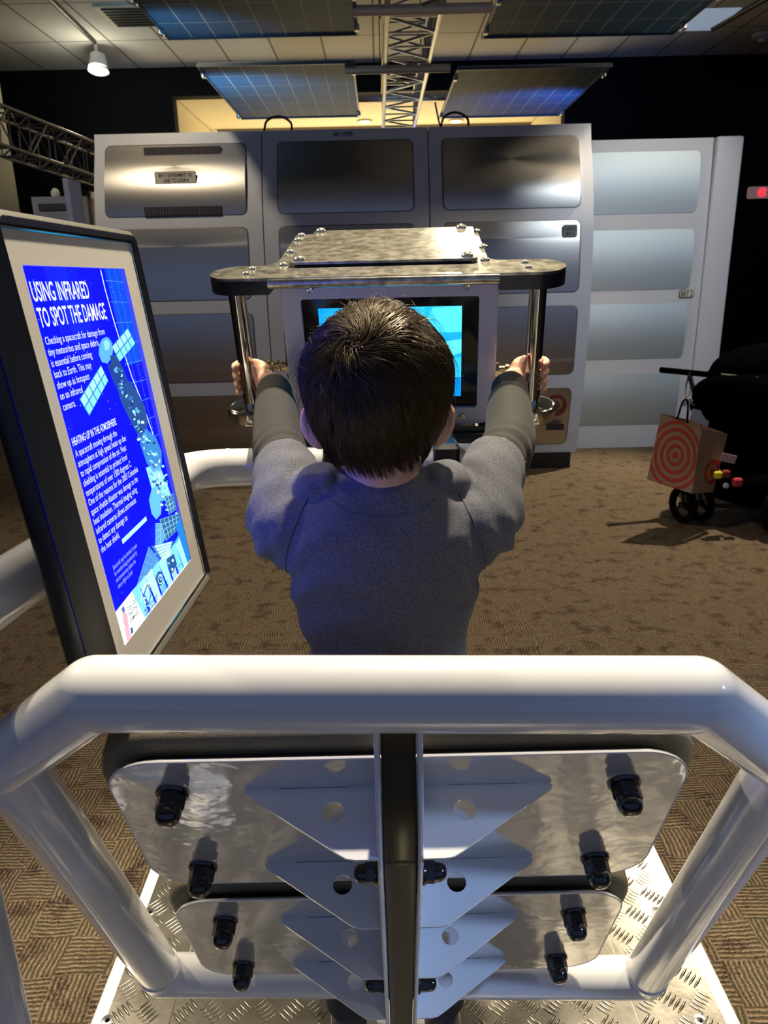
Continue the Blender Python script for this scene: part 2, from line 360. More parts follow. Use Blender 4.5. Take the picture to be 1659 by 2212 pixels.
# ------------------------------------------------------------------ hanging truss and solar panels
ZT = 3.22
def truss(a, b, w, name, label, seg, rad=0.018, mt=None):
    mt = mt or m_alu
    a, b = np.array(a, float), np.array(b, float); L_ = np.linalg.norm(b - a); t = (b - a) / L_
    sd = np.cross(t, V3(0, 0, 1)); sd /= np.linalg.norm(sd); up = np.cross(sd, t)
    r_ = empty(name, a, label, 'truss')
    n = int(L_ / seg)
    cs = [(-w / 2, -w / 2), (w / 2, -w / 2), (w / 2, w / 2), (-w / 2, w / 2)]
    for c in cs:
        G().tube([a + sd * c[0] + up * c[1], b + sd * c[0] + up * c[1]], rad, 10).build('chord', mt, r_)
    for k in range(4):
        g = G(); c0, c1 = cs[k], cs[(k + 1) % 4]
        for i in range(n):
            p0 = a + t * L_ * i / n; p1 = a + t * L_ * (i + 1) / n
            u, v = (c0, c1) if i % 2 == 0 else (c1, c0)
            g.tube([p0 + sd * u[0] + up * u[1], p1 + sd * v[0] + up * v[1]], rad * 0.55, 6)
            g.tube([p0 + sd * c0[0] + up * c0[1], p0 + sd * c1[0] + up * c1[1]], rad * 0.45, 6)
        g.build('lacing', mt, r_)
    return r_
XT = 0.26
tr = truss((XT, 2.2, ZT + 0.05), (XT, 9.3, ZT + 0.05), 0.34, 'lighting_truss', 'silver lattice truss hanging down the middle of the ceiling', 0.32)
for yy in (9.0,):
    for dx in (-0.17, 0.0, 0.17):
        G().tube([(XT + dx, yy, ZT - 0.15), (XT + dx, yy, 0.0)], 0.028, 10).build('leg', m_alu, tr)
    g = G(); [g.tube([(XT - 0.17 + 0.17 * (k % 2) * 2, yy, 3.0 - 0.3 * k), (XT + 0.17 - 0.17 * (k % 2) * 2, yy, 2.7 - 0.3 * k)], 0.012, 6) for k in range(9)]; g.build('lacing', m_alu, tr)
def crossbar(py0, zz, x0, x1, yy, label):
    tag(G().tube([(x0, yy, zz), (x1, yy, zz)], 0.030, 14).build('cross_pipe', m_pipe), label, 'pipe', 'cross pipes holding the solar panels')
crossbar(15, ZT - 0.14, -0.12, 0.735, 5.24, 'grey cross pipe under the truss between the two nearer solar panels')
crossbar(150, ZT - 0.14, -0.23, 0.60, 6.58, 'grey cross pipe under the truss above the two farther solar panels')
tag(G().tube([(-0.25, 8.2, ZT + 0.0), (0.72, 8.2, ZT + 0.0)], 0.035, 10).build('cross_pipe', m_pipe), 'dark cross pipe behind the truss above the lit opening', 'pipe', 'cross pipes holding the solar panels')
for yy in (3.2, 5.05, 6.55, 8.2):
    for dx in (-0.2, 0.2):
        tag(G().tube([(XT + dx, yy, ZT + 0.2), (XT + dx, yy, ZC)], 0.006, 6).build('hanger_wire', m_track), 'thin wire hanging the truss from the ceiling', 'wire', 'wires holding the truss')
m_solar = solar_mat(); m_edge = mat('panel_edge', (0.03, 0.05, 0.08), 0.35)
def solar(q, label, zf):
    """q: photo corners near-left, near-right, far-right, far-left on height zf"""
    P = [on_z(x, y, zf) for x, y in q]
    x0 = (P[0][0] + P[3][0]) / 2; x1 = (P[1][0] + P[2][0]) / 2; y0 = (P[0][1] + P[1][1]) / 2; y1 = (P[2][1] + P[3][1]) / 2
    print('solar', [round(v, 2) for v in (x0, x1, y0, y1)])
    r_ = empty('solar_panel', (x0, y0, zf), label, 'solar panel', 'solar panels hanging under the ceiling')
    g = G(); g.box(((x0 + x1) / 2, (y0 + y1) / 2, zf + 0.01), (x1 - x0, y1 - y0, 0.02)); g.build('cell_sheet', m_solar, r_, smooth=False)
    g = G(); t = 0.014
    g.box(((x0 + x1) / 2, y0, zf), (x1 - x0 + t, t, 0.022)); g.box(((x0 + x1) / 2, y1, zf), (x1 - x0 + t, t, 0.022))
    g.box((x0, (y0 + y1) / 2, zf), (t, y1 - y0, 0.022)); g.box((x1, (y0 + y1) / 2, zf), (t, y1 - y0, 0.022)); g.build('edge_frame', m_edge, r_, smooth=False)
    for cx, cy in ((x0, y0 + 0.2), (x0, y1 - 0.2), (x1, y0 + 0.2), (x1, y1 - 0.2)):
        G().box((cx, cy, zf - 0.02), (0.035, 0.05, 0.04), bev=0.006).build('clamp', m_alu, r_)
ZS = 3.1
solar([(415, 138), (765, 138), (775, 252), (527, 254)], 'pale blue solar panel hanging left of the truss, farther of the left pair', ZS)
solar([(985, 145), (1335, 145), (1190, 250), (955, 252)], 'dark blue solar panel hanging right of the truss, farther of the right pair', ZS)
solar([(250, -40), (768, -40), (768, 76), (370, 80)], 'blue-black solar panel left of the truss, nearer of the left pair', ZS)
solar([(1100, -40), (1620, -40), (1420, 75), (1037, 77)], 'near black solar panel right of the truss, nearer of the right pair', ZS)

# left background: column, second truss, white post, low exhibit
struct(G().box(on_y(-34, 500, 9.0) * V3(1, 1, 0) + V3(0.0, 0, 2.1), (0.66, 0.5, 4.2)).build('wall_column', mat('cream_column', (0.45, 0.42, 0.33), 0.7), smooth=False))
a = at(-60, 262, 6.4); b = at(330, 400, 9.0)
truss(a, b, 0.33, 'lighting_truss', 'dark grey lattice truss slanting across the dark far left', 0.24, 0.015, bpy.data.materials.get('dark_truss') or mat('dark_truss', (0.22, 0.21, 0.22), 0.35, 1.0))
p = on_y(172, 460, 8.75)
r_ = empty('white_post', (p[0], 8.75, 0), 'tall bluish white post standing behind the left truss', 'post')
ptop = on_y(148, 350, 8.75)
g = G(); g.tube([(p[0] - 0.02, 8.75, 0.0), (ptop[0], 8.75, ptop[2] - 0.16)], 0.095, 4); g.build('shaft', mat('post_white', (0.35, 0.35, 0.45), 0.5), r_, smooth=False)
G().box((p[0] + 0.12, 8.77, 1.2), (0.04, 0.05, 2.6)).build('dark_edge', m_black, r_, smooth=False)
p0 = on_y(85, 425, 9.1); p1 = on_y(160, 425, 9.1)
r_ = empty('exhibit_cabinet', ((p0[0] + p1[0]) / 2, 9.35, 0), 'low white exhibit cabinet with a dark slot behind the kiosk top', 'cabinet')
G().box(((p0[0] + p1[0]) / 2, 9.36, p0[2] / 2), (p1[0] - p0[0] + 0.2, 0.5, p0[2])).build('body', mat('cabinet_grey', (0.25, 0.23, 0.25), 0.6), r_, smooth=False)
q = on_y(118, 447, 9.1)
G().box((q[0], 9.10, q[2]), (0.36, 0.03, 0.07)).build('slot', m_dark, r_, smooth=False)
G().ell((q[0] - 0.05, 9.3, p0[2] + 0.05), (0.05, 0.05, 0.06)).build('knob', m_bezel, r_)
p0 = on_y(180, 415, 9.8)
tag(G().box((p0[0] + 0.28, 9.9, p0[2] / 2), (0.5, 0.2, p0[2])).build('partition_board', m_cream, loc=(p0[0] + 0.28, 9.9, 0), smooth=False), 'cream board standing between the white post and the module wall', 'board')

# small lit sign at far right
p = on_y(1641, 416, 10.8)
r_ = empty('exit_sign', p, 'small pale lit sign with a red symbol on the black wall', 'sign')
G().box(p, (0.34, 0.05, 0.15), bev=0.02).build('housing', mat('sign_housing', (0.25, 0.12, 0.12), 0.5, emit=(0.5, 0.30, 0.30), estr=0.25), r_)
g = G(); g.tube([p + V3(0.02 + 0.05 * math.cos(t), -0.035, 0.05 * math.sin(t)) for t in np.linspace(0.5, 5.8, 14)], 0.010, 6)
g.tube([p + V3(0.0, -0.035, 0.0), p + V3(0.06, -0.035, 0.015)], 0.010, 6); g.tube([p + V3(0.02, -0.035, 0.02), p + V3(0.05, -0.035, -0.03)], 0.008, 6)
g.build('red_symbol', mat('red_glow', (1, 0, 0), 0.5, emit=(1.0, 0.02, 0.05), estr=2.0), r_)

# ------------------------------------------------------------------ module wall
def prof(z):
    return float(np.interp(z, [0.0, 0.12, 0.5, 0.8, 1.1, 1.4, 1.7, 1.95, 2.15, 2.35, 2.54], [5.90, 5.86, 5.77, 5.725, 5.70, 5.70, 5.715, 5.755, 5.81, 5.89, 6.0]))
_zz = np.linspace(0, 2.6, 66); _yy = np.array([prof(z) for z in _zz]); _yy = np.convolve(np.pad(_yy, 5, mode='edge'), np.ones(11) / 11, 'valid')
def prof_main(z): return float(np.interp(z, _zz, _yy))
def prof_wing(z): return 6.50 + 0.04 * ((z - 1.3) / 1.2) ** 2
def shell(x0, x1, z0, z1, fn, parent, name='panel_body', mt=None, depth=0.25, seam=0.004):
    zs = np.linspace(z0, z1, 40); x0 += seam; x1 -= seam
    rows = [[V3(x0, fn(z), z), V3(x1, fn(z), z), V3(x1, fn(z1) + depth, z), V3(x0, fn(z1) + depth, z)] for z in zs]
    return G().grid(rows, closed_u=True, cap=True).build(name, mt or m_module, parent, angle=40)
def curved_rr(x0, x1, z0, z1, r, fn, off, parent, name, mt, bulge=0.0, thick=0.012):
    zs = list(z0 + r - r * np.cos(np.linspace(0, PI / 2, 6))) + list(np.linspace(z0 + r, z1 - r, 16)[1:-1]) + list(z1 - r + r * np.sin(np.linspace(0, PI / 2, 6)))
    rows = []
    for z in zs:
        e = max(0.0, z0 + r - z, z - (z1 - r)); ins = r - math.sqrt(max(0, r * r - e * e))
        bl = bulge * math.sin(PI * (z - z0) / (z1 - z0)); y = fn(z) - off - bl
        xs = [x0 + ins, x0 + ins + 0.004, x1 - ins - 0.004, x1 - ins]
        rows.append([V3(xs[0], fn(z) - 0.0005, z), V3(xs[1], y, z), V3(xs[2], y, z), V3(xs[3], fn(z) - 0.0005, z)])
    return G().grid(rows).build(name, mt, parent, angle=30)
m_seam = mat('panel_rim', (0.10, 0.10, 0.10), 0.5)
def zrow(px_, ys, fn):
    out = []
    for y in ys:
        Y = 5.8
        for _ in range(6):
            p = on_y(px_, y, Y); Y = fn(min(max(p[2], 0), 2.6))
        out.append(on_y(px_, y, Y))
    return out
edges = [on_y(206, 500, 5.75)[0], on_y(566, 430, 5.78)[0], on_y(928, 430, 5.78)[0], on_y(1283, 440, 5.78)[0]]
rowsY = [(305, 458), (487, 641), (672, 818), (850, 968)]
mods = []
names = ['leftmost tall white module with the vented bright steel panel at its top', 'middle tall white module standing behind the infrared camera', 'right tall white module with the shadow across its top steel panel']
Zt = on_y(742, 279, 5.98)[2]
for i in range(3):
    x0, x1 = edges[i], edges[i + 1]; wdt = x1 - x0
    r_ = empty('station_module', ((x0 + x1) / 2, 5.9, 0.0), names[i], 'wall module', 'white curved station modules in a row')
    shell(x0, x1, 0.13, Zt, prof_main, r_, 'module_body')
    for k, (ya, yb) in enumerate(rowsY):
        pz1, pz0 = [p[2] for p in zrow(745, (ya, yb), prof_main)]
        a_, b_ = (0.085, 0.115) if i == 0 else ((0.115, 0.115) if i == 1 else (0.10, 0.10))
        if k == 0: Z10, Z11 = pz0, pz1
        curved_rr(x0 + a_ - 0.006, x1 - b_ + 0.006, pz0 - 0.006, pz1 + 0.006, 0.046, prof_main, 0.0012, r_, 'panel_rim', m_seam)
        curved_rr(x0 + a_, x1 - b_, pz0, pz1, 0.04, prof_main, 0.004, r_, 'steel_panel', m_modmetal, bulge=0.03 if k == 0 else 0.003)
    mods.append(r_)
    G().box(((x0 + x1) / 2, 6.0, 0.065), (wdt - 0.1, 0.3, 0.13)).build('plinth', m_black, r_, smooth=False)
m0 = mods[0]; cx = on_y(388, 390, 5.74)[0]
def row1y(z): return prof_main(z) - 0.004 - 0.03 * math.sin(PI * (z - Z10) / (Z11 - Z10))
for f_ in (0.93, 0.09):
    z = Z10 + (Z11 - Z10) * f_ - 0.015
    vg = G().box((cx, row1y(z) - 0.006, z), (0.56, 0.012, 0.062)).build('vent_grille', mat('vent_dark', (0.035, 0.028, 0.032), 0.5), m0, smooth=False)
    g = G(); [g.box((cx - 0.26 + 0.02 * k, row1y(z) - 0.014, z), (0.006, 0.008, 0.05)) for k in range(27)]; g.build('slats', mat('vent_slat', (0.12, 0.10, 0.10), 0.4), vg, smooth=False)
def textmesh(body, place, name, mt, parent, wid=None, hgt=None, spacing=1.0, bold=0.0, align='LEFT', shear=0.0):
    """place(a, b) maps text plane metres to world; text is scaled to the measured width and height"""
    cu = bpy.data.curves.new(name, 'FONT'); cu.body = body; cu.size = 1; cu.space_line = spacing; cu.offset = bold; cu.align_x = align; cu.shear = shear
    cu.resolution_u = 3
    to = bpy.data.objects.new(name, cu); COL.objects.link(to)
    dg = bpy.context.evaluated_depsgraph_get(); me = bpy.data.meshes.new_from_object(to.evaluated_get(dg))
    bpy.data.objects.remove(to)
    n = len(me.vertices); co = np.zeros(n * 3); me.vertices.foreach_get('co', co); co = co.reshape(-1, 3)
    x0, x1 = co[:, 0].min(), co[:, 0].max(); y0, y1 = co[:, 1].min(), co[:, 1].max()
    co[:, 0] = (co[:, 0] - x0) / (x1 - x0) * wid; co[:, 1] = (y1 - co[:, 1]) / (y1 - y0) * hgt
    base = rootloc(parent)
    out = np.array([place(a, b) for a, b in co[:, :2]]) - base
    me.vertices.foreach_set('co', out.ravel()); me.materials.clear(); me.materials.append(mt); me.update()
    me.name = name
    o = bpy.data.objects.new(name, me); COL.objects.link(o); o.parent = parent
    return o
m_ink = mat('black_ink', (0.02, 0.02, 0.02), 0.5)
m_label = mat('label_plate', (0.62, 0.58, 0.48), 0.5)
def wall_label(px_, py_, w_, h_, fn, parent, txt, off=0.012, mt=m_label, tw=0.8):
    p = zrow(px_, (py_,), fn)[0]; y = fn(p[2]) - off
    pl = G().slab(rrect(p[0] - w_ / 2, p[2] - h_ / 2, p[0] + w_ / 2, p[2] + h_ / 2, h_ * 0.15, 3), [], 0, 0.003, lambda a, b, h: V3(a, y - h, b)).build('label_plate', m_ink, parent, smooth=False)
    G().slab(rrect(p[0] - w_ / 2 + 0.004, p[2] - h_ / 2 + 0.004, p[0] + w_ / 2 - 0.004, p[2] + h_ / 2 - 0.004, h_ * 0.12, 3), [], 0.003, 0.004, lambda a, b, h: V3(a, y - h, b)).build('label_face', mt, pl, smooth=False)
    textmesh(txt, lambda a, b: V3(p[0] - w_ * tw / 2 + a, y - 0.0055, p[2] + h_ * 0.36 - b), 'label_text', m_ink, pl, w_ * tw, h_ * 0.72, bold=0.02, align='CENTER')
wall_label(383, 386, 0.30, 0.085, prof_main, m0, 'BAY 3 EXPERIMENT 101\nLINK TO LOOP 8', off=0.046)
p = zrow(741, (291,), prof_main)[0]
textmesh('NO STEP', lambda a, b: V3(p[0] - 0.07 + a, prof_main(p[2]) - 0.004, p[2] + 0.018 - b), 'module_marking', m_ink, mods[1], 0.14, 0.036, bold=0.02)
wall_label(1230, 499, 0.105, 0.085, prof_main, mods[2], 'CARGO\nBAY 5', off=0.016, mt=mat('label_dark', (0.2, 0.2, 0.19), 0.4))
p = zrow(1200, (875,), prof_main)[0]; yy = prof_main(p[2]) - 0.02
g = G(); g.slab(circ(p[0], p[2], 0.085), [circ(p[0], p[2], 0.058)], 0, 0.002, lambda a, b, h: V3(a, yy - h, b)); g.slab(circ(p[0], p[2], 0.03), [], 0, 0.002, lambda a, b, h: V3(a, yy - h, b))
g.build('red_roundel', mat('dull_red', (0.12, 0.012, 0.01), 0.5), mods[2], smooth=False)
G().box((p[0], yy, p[2] - 0.17), (0.14, 0.004, 0.05)).build('caption_patch', m_dark, mods[2], smooth=False)
# wing module
wx0 = on_y(1262, 640, 6.5)[0]; wx1 = on_y(1607, 292, 6.5)[0]; wz = on_y(1500, 296, 6.5)[2]; mx1 = on_y(1518, 330, 6.5)[0]
r_ = empty('side_module', ((wx0 + wx1) / 2, 6.6, 0.0), 'flat bluish white side module standing behind the stroller', 'wall module')
shell(wx0, mx1 + 0.1, 0.0, wz, prof_wing, r_, 'module_body', depth=0.1)
G().box(((mx1 + 0.1 + wx1) / 2, 6.53, wz / 2), (wx1 - mx1 - 0.1, 0.10, wz), bev=0.012).build('edge_panel', m_module, r_)
for (ya, yb) in ((326, 461), (496, 626), (655, 775), (808, 918)):
    pz1, pz0 = on_y(1400, ya, 6.5)[2], on_y(1400, yb, 6.5)[2]
    curved_rr(wx0 - 0.3, mx1, pz0, pz1, 0.04, prof_wing, 0.004, r_, 'steel_panel', mat('wing_metal', (0.50, 0.56, 0.60), 0.55, 0.75) if ya == 326 else bpy.data.materials['wing_metal'], bulge=0.02)
wall_label(1482, 634, 0.12, 0.06, prof_wing, r_, 'BAY 2')
wall_label(1545, 632, 0.12, 0.06, prof_wing, r_, 'BAY 2')
# cables lying on top of the modules
for i, (x, lab) in enumerate(((600, 'thin black cable looping up from the top of the left module'), (990, 'thin black cable looping over the top of the right module'))):
    p = zrow(x, (280,), prof_main)[0]; p = V3(p[0], 6.1, Zt + 0.01)
    pts = [p + V3(-0.12, 0, 0), p + V3(-0.09, 0, 0.08), p + V3(0, 0.02, 0.11), p + V3(0.08, 0.02, 0.07), p + V3(0.09, 0, 0.0)]
    tag(G().tube(spline(pts, 6), 0.009, 6).build('cable', m_black), lab, 'cable', 'cables on the module tops')
cb = [V3(XT + 0.34, 8.2, 3.17), V3(XT + 0.38, 8.1, 2.95), V3(XT + 0.42, 7.8, 2.75), V3(XT + 0.36, 7.0, 2.62), V3(XT + 0.2, 6.2, Zt + 0.012)]
tag(G().tube(spline(cb, 8), 0.010, 6).build('cable', m_black), 'thin black cable hanging down from the cross pipe to the modules', 'cable')

# ------------------------------------------------------------------ tread plate platform
ZP = 0.12
PX0, PX1, PY0, PY1 = -0.60, 0.665, -0.05, 1.98
r_ = empty('platform', ((PX0 + PX1) / 2, (PY0 + PY1) / 2, 0), 'low tread plate platform with white edges under the exhibit seat', 'platform')
m_tread = mat('tread_aluminium', (0.19, 0.18, 0.155), 0.30, 0.9, var=((0.30, 0.285, 0.25), 14, (1, 1, 1)), bump=(60, 0.25, 0.001))
G().box(((PX0 + PX1) / 2, (PY0 + PY1) / 2, ZP / 2), (PX1 - PX0, PY1 - PY0, ZP), bev=0.003).build('base', m_white, r_)
sx = [PX0 + 0.028, -0.442, 0.47, PX1 - 0.028]
for k in range(3):
    x0, x1 = sx[k] + 0.0015, sx[k + 1] - 0.0015
    tp = G().box(((x0 + x1) / 2, (PY0 + PY1) / 2, ZP + 0.001), (x1 - x0, PY1 - PY0 - 0.05, 0.004)).build('tread_sheet', m_tread, r_, smooth=False)
    g = G(); P_ = 0.052; nx = int((x1 - x0) / P_); ny = int((PY1 - PY0) / P_)
    for i in range(nx + 1):
        for j in range(ny + 1):
            c = V3(x0 + (i + 0.5) * P_, PY0 + 0.04 + (j + 0.3) * P_, ZP + 0.003)
            if c[0] + 0.024 > x1 or c[1] > PY1 - 0.05 or c[1] > 1.9: continue
            an = math.radians(45 if (i + j) % 2 == 0 else -45); d = V3(math.cos(an), math.sin(an), 0); n_ = V3(-d[1], d[0], 0)
            for q in range(5):
                cc = c + n_ * (q - 2) * 0.0098; lh = 0.019; hw = 0.0030
                ring = [cc - d * lh, cc - d * lh * .55 + n_ * hw * .75, cc + n_ * hw, cc + d * lh * .55 + n_ * hw * .75, cc + d * lh, cc + d * lh * .55 - n_ * hw * .75, cc - n_ * hw, cc - d * lh * .55 - n_ * hw * .75]
                top = [cc + (p_ - cc) * 0.55 + V3(0, 0, 0.0016) for p_ in ring]
                b_ = len(ring)
                g.add(ring + top, [(m_, (m_ + 1) % b_, (m_ + 1) % b_ + b_, m_ + b_) for m_ in range(b_)] + [tuple(range(b_, 2 * b_))])
    g.build('raised_bars', m_tread, tp, angle=60)
for x, y in ((on_z(275, 1973, ZP)), (on_z(1420, 1968, ZP)), (on_z(245, 2205, ZP)), (on_z(1500, 2205, ZP))) if False else [tuple(on_z(a_, b_, ZP)[:2]) for a_, b_ in ((275 + 50, 1973), (1421, 1968), (232, 2207), (1512, 2207))]:
    G().lathe((x, y, ZP + 0.002), (0, 0, 1), [(0.012, 0), (0.012, 0.002), (0.006, 0.003), (0.004, 0.001)]).build('screw', m_alu, r_)

# ------------------------------------------------------------------ back rest frame
X0 = 0.008
PU = V3(0, 0.404, -0.915); PU /= np.linalg.norm(PU); PN = V3(0, -PU[2] * -1, 0); PN = V3(0, PU[2], -PU[1])
PO = V3(X0, 0.61, 1.037)
def pp(x, s, q): return PO + V3(x, 0, 0) + PU * s + PN * q
chair = empty('backrest_seat', (X0, 1.0, ZP), 'white tubular backrest seen from behind with two black edged pads', 'seat')
TR = 0.0312
A1, A2 = at(206, 1498, 0.602), at(1508, 1500, 0.600)
B1, B2 = at(8, 1640, 0.678), at(1706, 1643, 0.678)
C1, C2 = at(352, 2105, 1.165), at(1390, 2112, 1.165)
def runtube(P, name):
    g = G(); g.tube(P, TR, 48)
    return g.build(name, m_white, chair, angle=60)
tt = runtube([A1, A2], 'top_tube')
for a_, b_ in ((A1, B1), (A2, B2)):
    d_ = (b_ - a_) / np.linalg.norm(b_ - a_)
    G().tube([a_, b_ + d_ * 0.004], TR, 48).build('corner_tube', m_white, chair, angle=60); G().ell(a_, (TR, TR, TR), n=40, m=24).build('corner_bend', m_white, chair, angle=180); G().ell(b_, (TR, TR, TR), n=40, m=24).build('corner_bend', m_white, chair, angle=180)
sb = (C1 - B1) / np.linalg.norm(C1 - B1); sc2 = (C2 - B2) / np.linalg.norm(C2 - B2)
G().tube([B1, C1], TR * 0.98, 48).build('side_tube', m_white, chair); G().tube([B2, C2], TR * 0.98, 48).build('side_tube', m_white, chair)
G().tube([C1, C2], TR, 48).build('lower_tube', m_white, chair)
for c_ in (C1, C2): G().ell(c_, (TR, TR, TR), n=40, m=24).build('corner_bend', m_white, chair, angle=180)
def weld(P, d, r, k=0.0022):
    d = np.array(d) / np.linalg.norm(d); a = np.cross(d, V3(0, 0, 1)); a /= np.linalg.norm(a); b = np.cross(d, a)
    G().tube([P + r * (a * math.cos(t) + b * math.sin(t)) + V3(*[noise.noise((t * 3, i, 0)) * 0.0008 for i in range(3)]) for t in np.linspace(0, 2 * PI, 60)], k, 6).build('weld_bead', m_white, chair)
weld(C1 - sb * 0.034, sb, TR * 0.98); weld(C2 - sc2 * 0.034, sc2, TR * 0.98)
# spine: two white side plates with a black moulding between
near = [(-0.150, 0.020), (-0.120, 0.012), (-0.085, 0.022), (-0.055, 0.040), (-0.020, 0.058), (0.03, 0.069), (0.09, 0.071), (0.5, 0.071), (1.005, 0.071)]
near_s = [tuple(p[:2]) for p in spline([(a, b, 0) for a, b in near], 5)]
near_s = [(s_, q_) for s_, q_ in near_s if (PO + PU * s_ + PN * q_)[2] > ZP]
back = [(1.00, -0.020), (0.62, -0.012), (0.25, 0.0), (-0.05, 0.0), (-0.150, -0.006)]
back = [(s_, q_) for s_, q_ in back if (PO + PU * s_ + PN * q_)[2] > ZP]
outline = near_s + back
for sgn in (-1, 1):
    G().slab(outline, [], 0.0165, 0.0215, lambda a, b, h: pp(sgn * h, a, b)).build('spine_plate', m_white, chair, angle=50)
    G().tube([pp(sgn * 0.019, s_, q_) for s_, q_ in near_s], 0.0027, 8).build('plate_edge', m_white, chair)
    G().ell(pp(sgn * 0.026, -0.142, 0.012), (0.011, 0.012, 0.012)).build('weld_bead', m_white, chair)
rows = []
for s_, q_ in near_s: rows.append([pp(-0.0155, s_, q_ - 0.012), pp(-0.0155, s_, q_ - 0.004), pp(-0.0125, s_, q_ - 0.0015), pp(0.0125, s_, q_ - 0.0015), pp(0.0155, s_, q_ - 0.004), pp(0.0155, s_, q_ - 0.012)])
G().grid(rows, closed_u=True, cap=True).build('spine_moulding', m_strip, chair, angle=50)
# pads, plates, fins and nuts
for k, (s0, s1) in enumerate(((-0.032, 0.2416), (0.2957, 0.567))):
    ol = rrect(-0.286, s0, 0.286, s1, 0.052, 10)
    bp_ = G().slab(ol, [], -0.004, 0.0, lambda a, b, h: pp(a, b, h)).build('back_plate', m_plate, chair, smooth=False)
    G().tube([pp(a, b, -0.0012) for a, b in ol + ol[:1]], 0.0016, 6, cap=False).build('plate_rim', m_white, bp_)
    rows = []
    for ofs, q in ((-0.02, -0.014), (0.006, -0.014), (0.0125, -0.018), (0.0150, -0.024), (0.0150, -0.048), (0.0125, -0.058), (0.004, -0.066), (-0.03, -0.070)):
        rows.append([pp(a, b, q) for a, b in rrect(-0.286 - ofs, s0 - ofs, 0.286 + ofs, s1 + ofs, 0.052 + ofs, 10)])
    G().grid(rows, closed_u=True, cap=True).build('pad', m_rubber, chair, angle=70)
    rows = [[pp(a, b, q) for a, b in rrect(-0.286 + 0.010, s0 + 0.010, 0.286 - 0.010, s1 - 0.010, 0.043, 10)] for q in (-0.016, -0.004)]
    G().grid(rows, closed_u=True).build('spacer', m_black, chair)
fin = [(0.0205, 0.0), (0.150, 0.0), (0.1535, 0.0022), (0.152, 0.006), (0.058, 0.066), (0.050, 0.0705), (0.042, 0.072), (0.0205, 0.072)]
for s_ in (0.022, 0.190, 0.354, 0.520):
    for sgn in (-1, 1):
        f_ = G().slab([(a, b) for a, b in fin], [circ(0.064, 0.026, 0.0108)], s_ - 0.0015, s_ + 0.0015, lambda a, b, h: pp(sgn * a, h, b)).build('fin', m_white, chair, smooth=False)
        G().tube([pp(sgn * a, s_ - 0.001, b) for a, b in ((0.05, 0.0), (0.085, 0.0), (0.118, 0.0))], 0.0007, 5).build('seam_gap', m_black, f_)
def acorn(o, ax, r, L_, parent, name='cap_nut'):
    ax = np.array(ax, float)
    w_ = G().lathe(o, ax, [(r * 1.16, 0), (r * 1.2, 0.002), (r * 1.1, 0.004)], 24)
    n_ = w_.build(name, m_nut, parent)
    G().lathe(o, ax, [(r * 1.05, 0.003), (r * 1.05, L_ * 0.5), (r * 0.95, L_ * 0.55)], 6).build('hex_body', m_nut, n_, angle=20)
    G().lathe(o, ax, [(r * 0.92, L_ * 0.45), (r * 0.92, L_ * 0.65), (r * 0.82, L_ * 0.83), (r * 0.55, L_ * 0.96), (r * 0.15, L_ * 1.0)], 24).build('dome', m_nut, n_, angle=80)
for s_ in (0.024, 0.195, 0.356, 0.522):
    for sgn in (-1, 1): acorn(pp(sgn * 0.226, s_, 0.0), PN, 0.0140, 0.034, chair)
for s_ in (0.086, 0.425):
    for sgn in (-1, 1): acorn(pp(sgn * 0.0215, s_, 0.057), (sgn, 0, 0), 0.0105, 0.025, chair)
G().box((X0, 1.035, ZP + 0.007), (0.16, 0.20, 0.012), bev=0.003).build('foot_plate', m_white, chair)

# ------------------------------------------------------------------ grab rail
rail = empty('support_rail', (-0.395, 0.55, ZP), 'white tubular rail curving round the left side and passing behind the child', 'rail')
RZ = 1.212
rp = fillet([V3(-0.400, 0.55, ZP + 0.01), V3(-0.400, 0.55, RZ), V3(-0.322, 1.175, RZ), V3(0.215, 1.175, RZ)], 0.075, 12)
G().tube(rp, 0.031, 36).build('rail_tube', m_white, rail, angle=80)
G().lathe((-0.400, 0.55, ZP + 0.003), (0, 0, 1), [(0.06, 0), (0.06, 0.008), (0.035, 0.012)]).build('base_flange', m_white, rail)
G().tube([(0.02, 1.175, RZ - 0.02), (0.02, 1.175, ZP + 0.01)], 0.031, 24).build('post', m_white, rail)
G().lathe((0.02, 1.175, ZP + 0.003), (0, 0, 1), [(0.06, 0), (0.06, 0.008), (0.035, 0.012)]).build('base_flange', m_white, rail)
G().lathe((-0.255, 1.175, RZ), (1, 0, 0), [(0.0318, 0), (0.0318, 0.005)], 30).build('joint_ring', m_white, rail)

# ------------------------------------------------------------------ infrared camera unit
K = 1.127
DU = V3(0.9955, -0.09, 0); DU /= np.linalg.norm(DU); DV = V3(0.02, 0.2222, -0.975); DV -= DU * (DU @ DV); DV /= np.linalg.norm(DV)
DN = np.cross(DU, DV); DN = -DN if DN[1] > 0 else DN
DO = at(650, 645, 1.1424 * K)
def dp(u, v, q): return DO + K * (DU * u + DV * v + DN * q)
unit = empty('infrared_camera', dp(0.137, 0.25, -0.1), 'boxy steel handheld camera unit with blue screen and two side handles', 'camera')
G().slab(rrect(-0.029, -0.029, 0.300, 0.209, 0.022, 8), [[p for p in rrect(0.0, 0.0, 0.275, 0.181, 0.004, 2)]], 0.0, 0.010, lambda a, b, h: dp(a, b, h - 0.004)).build('face_frame', m_frame, unit, angle=40)
G().slab(rrect(-0.033, -0.034, 0.304, 0.211, 0.026, 8), [], -0.018, -0.0045, lambda a, b, h: dp(a, b, h)).build('gasket_plate', m_frame, unit, angle=40)
G().slab(rrect(-0.0005, -0.0005, 0.2755, 0.1815, 0.003, 2), [], -0.0044, -0.002, lambda a, b, h: dp(a, b, h)).build('screen_glass', m_glassblack, unit, smooth=False)
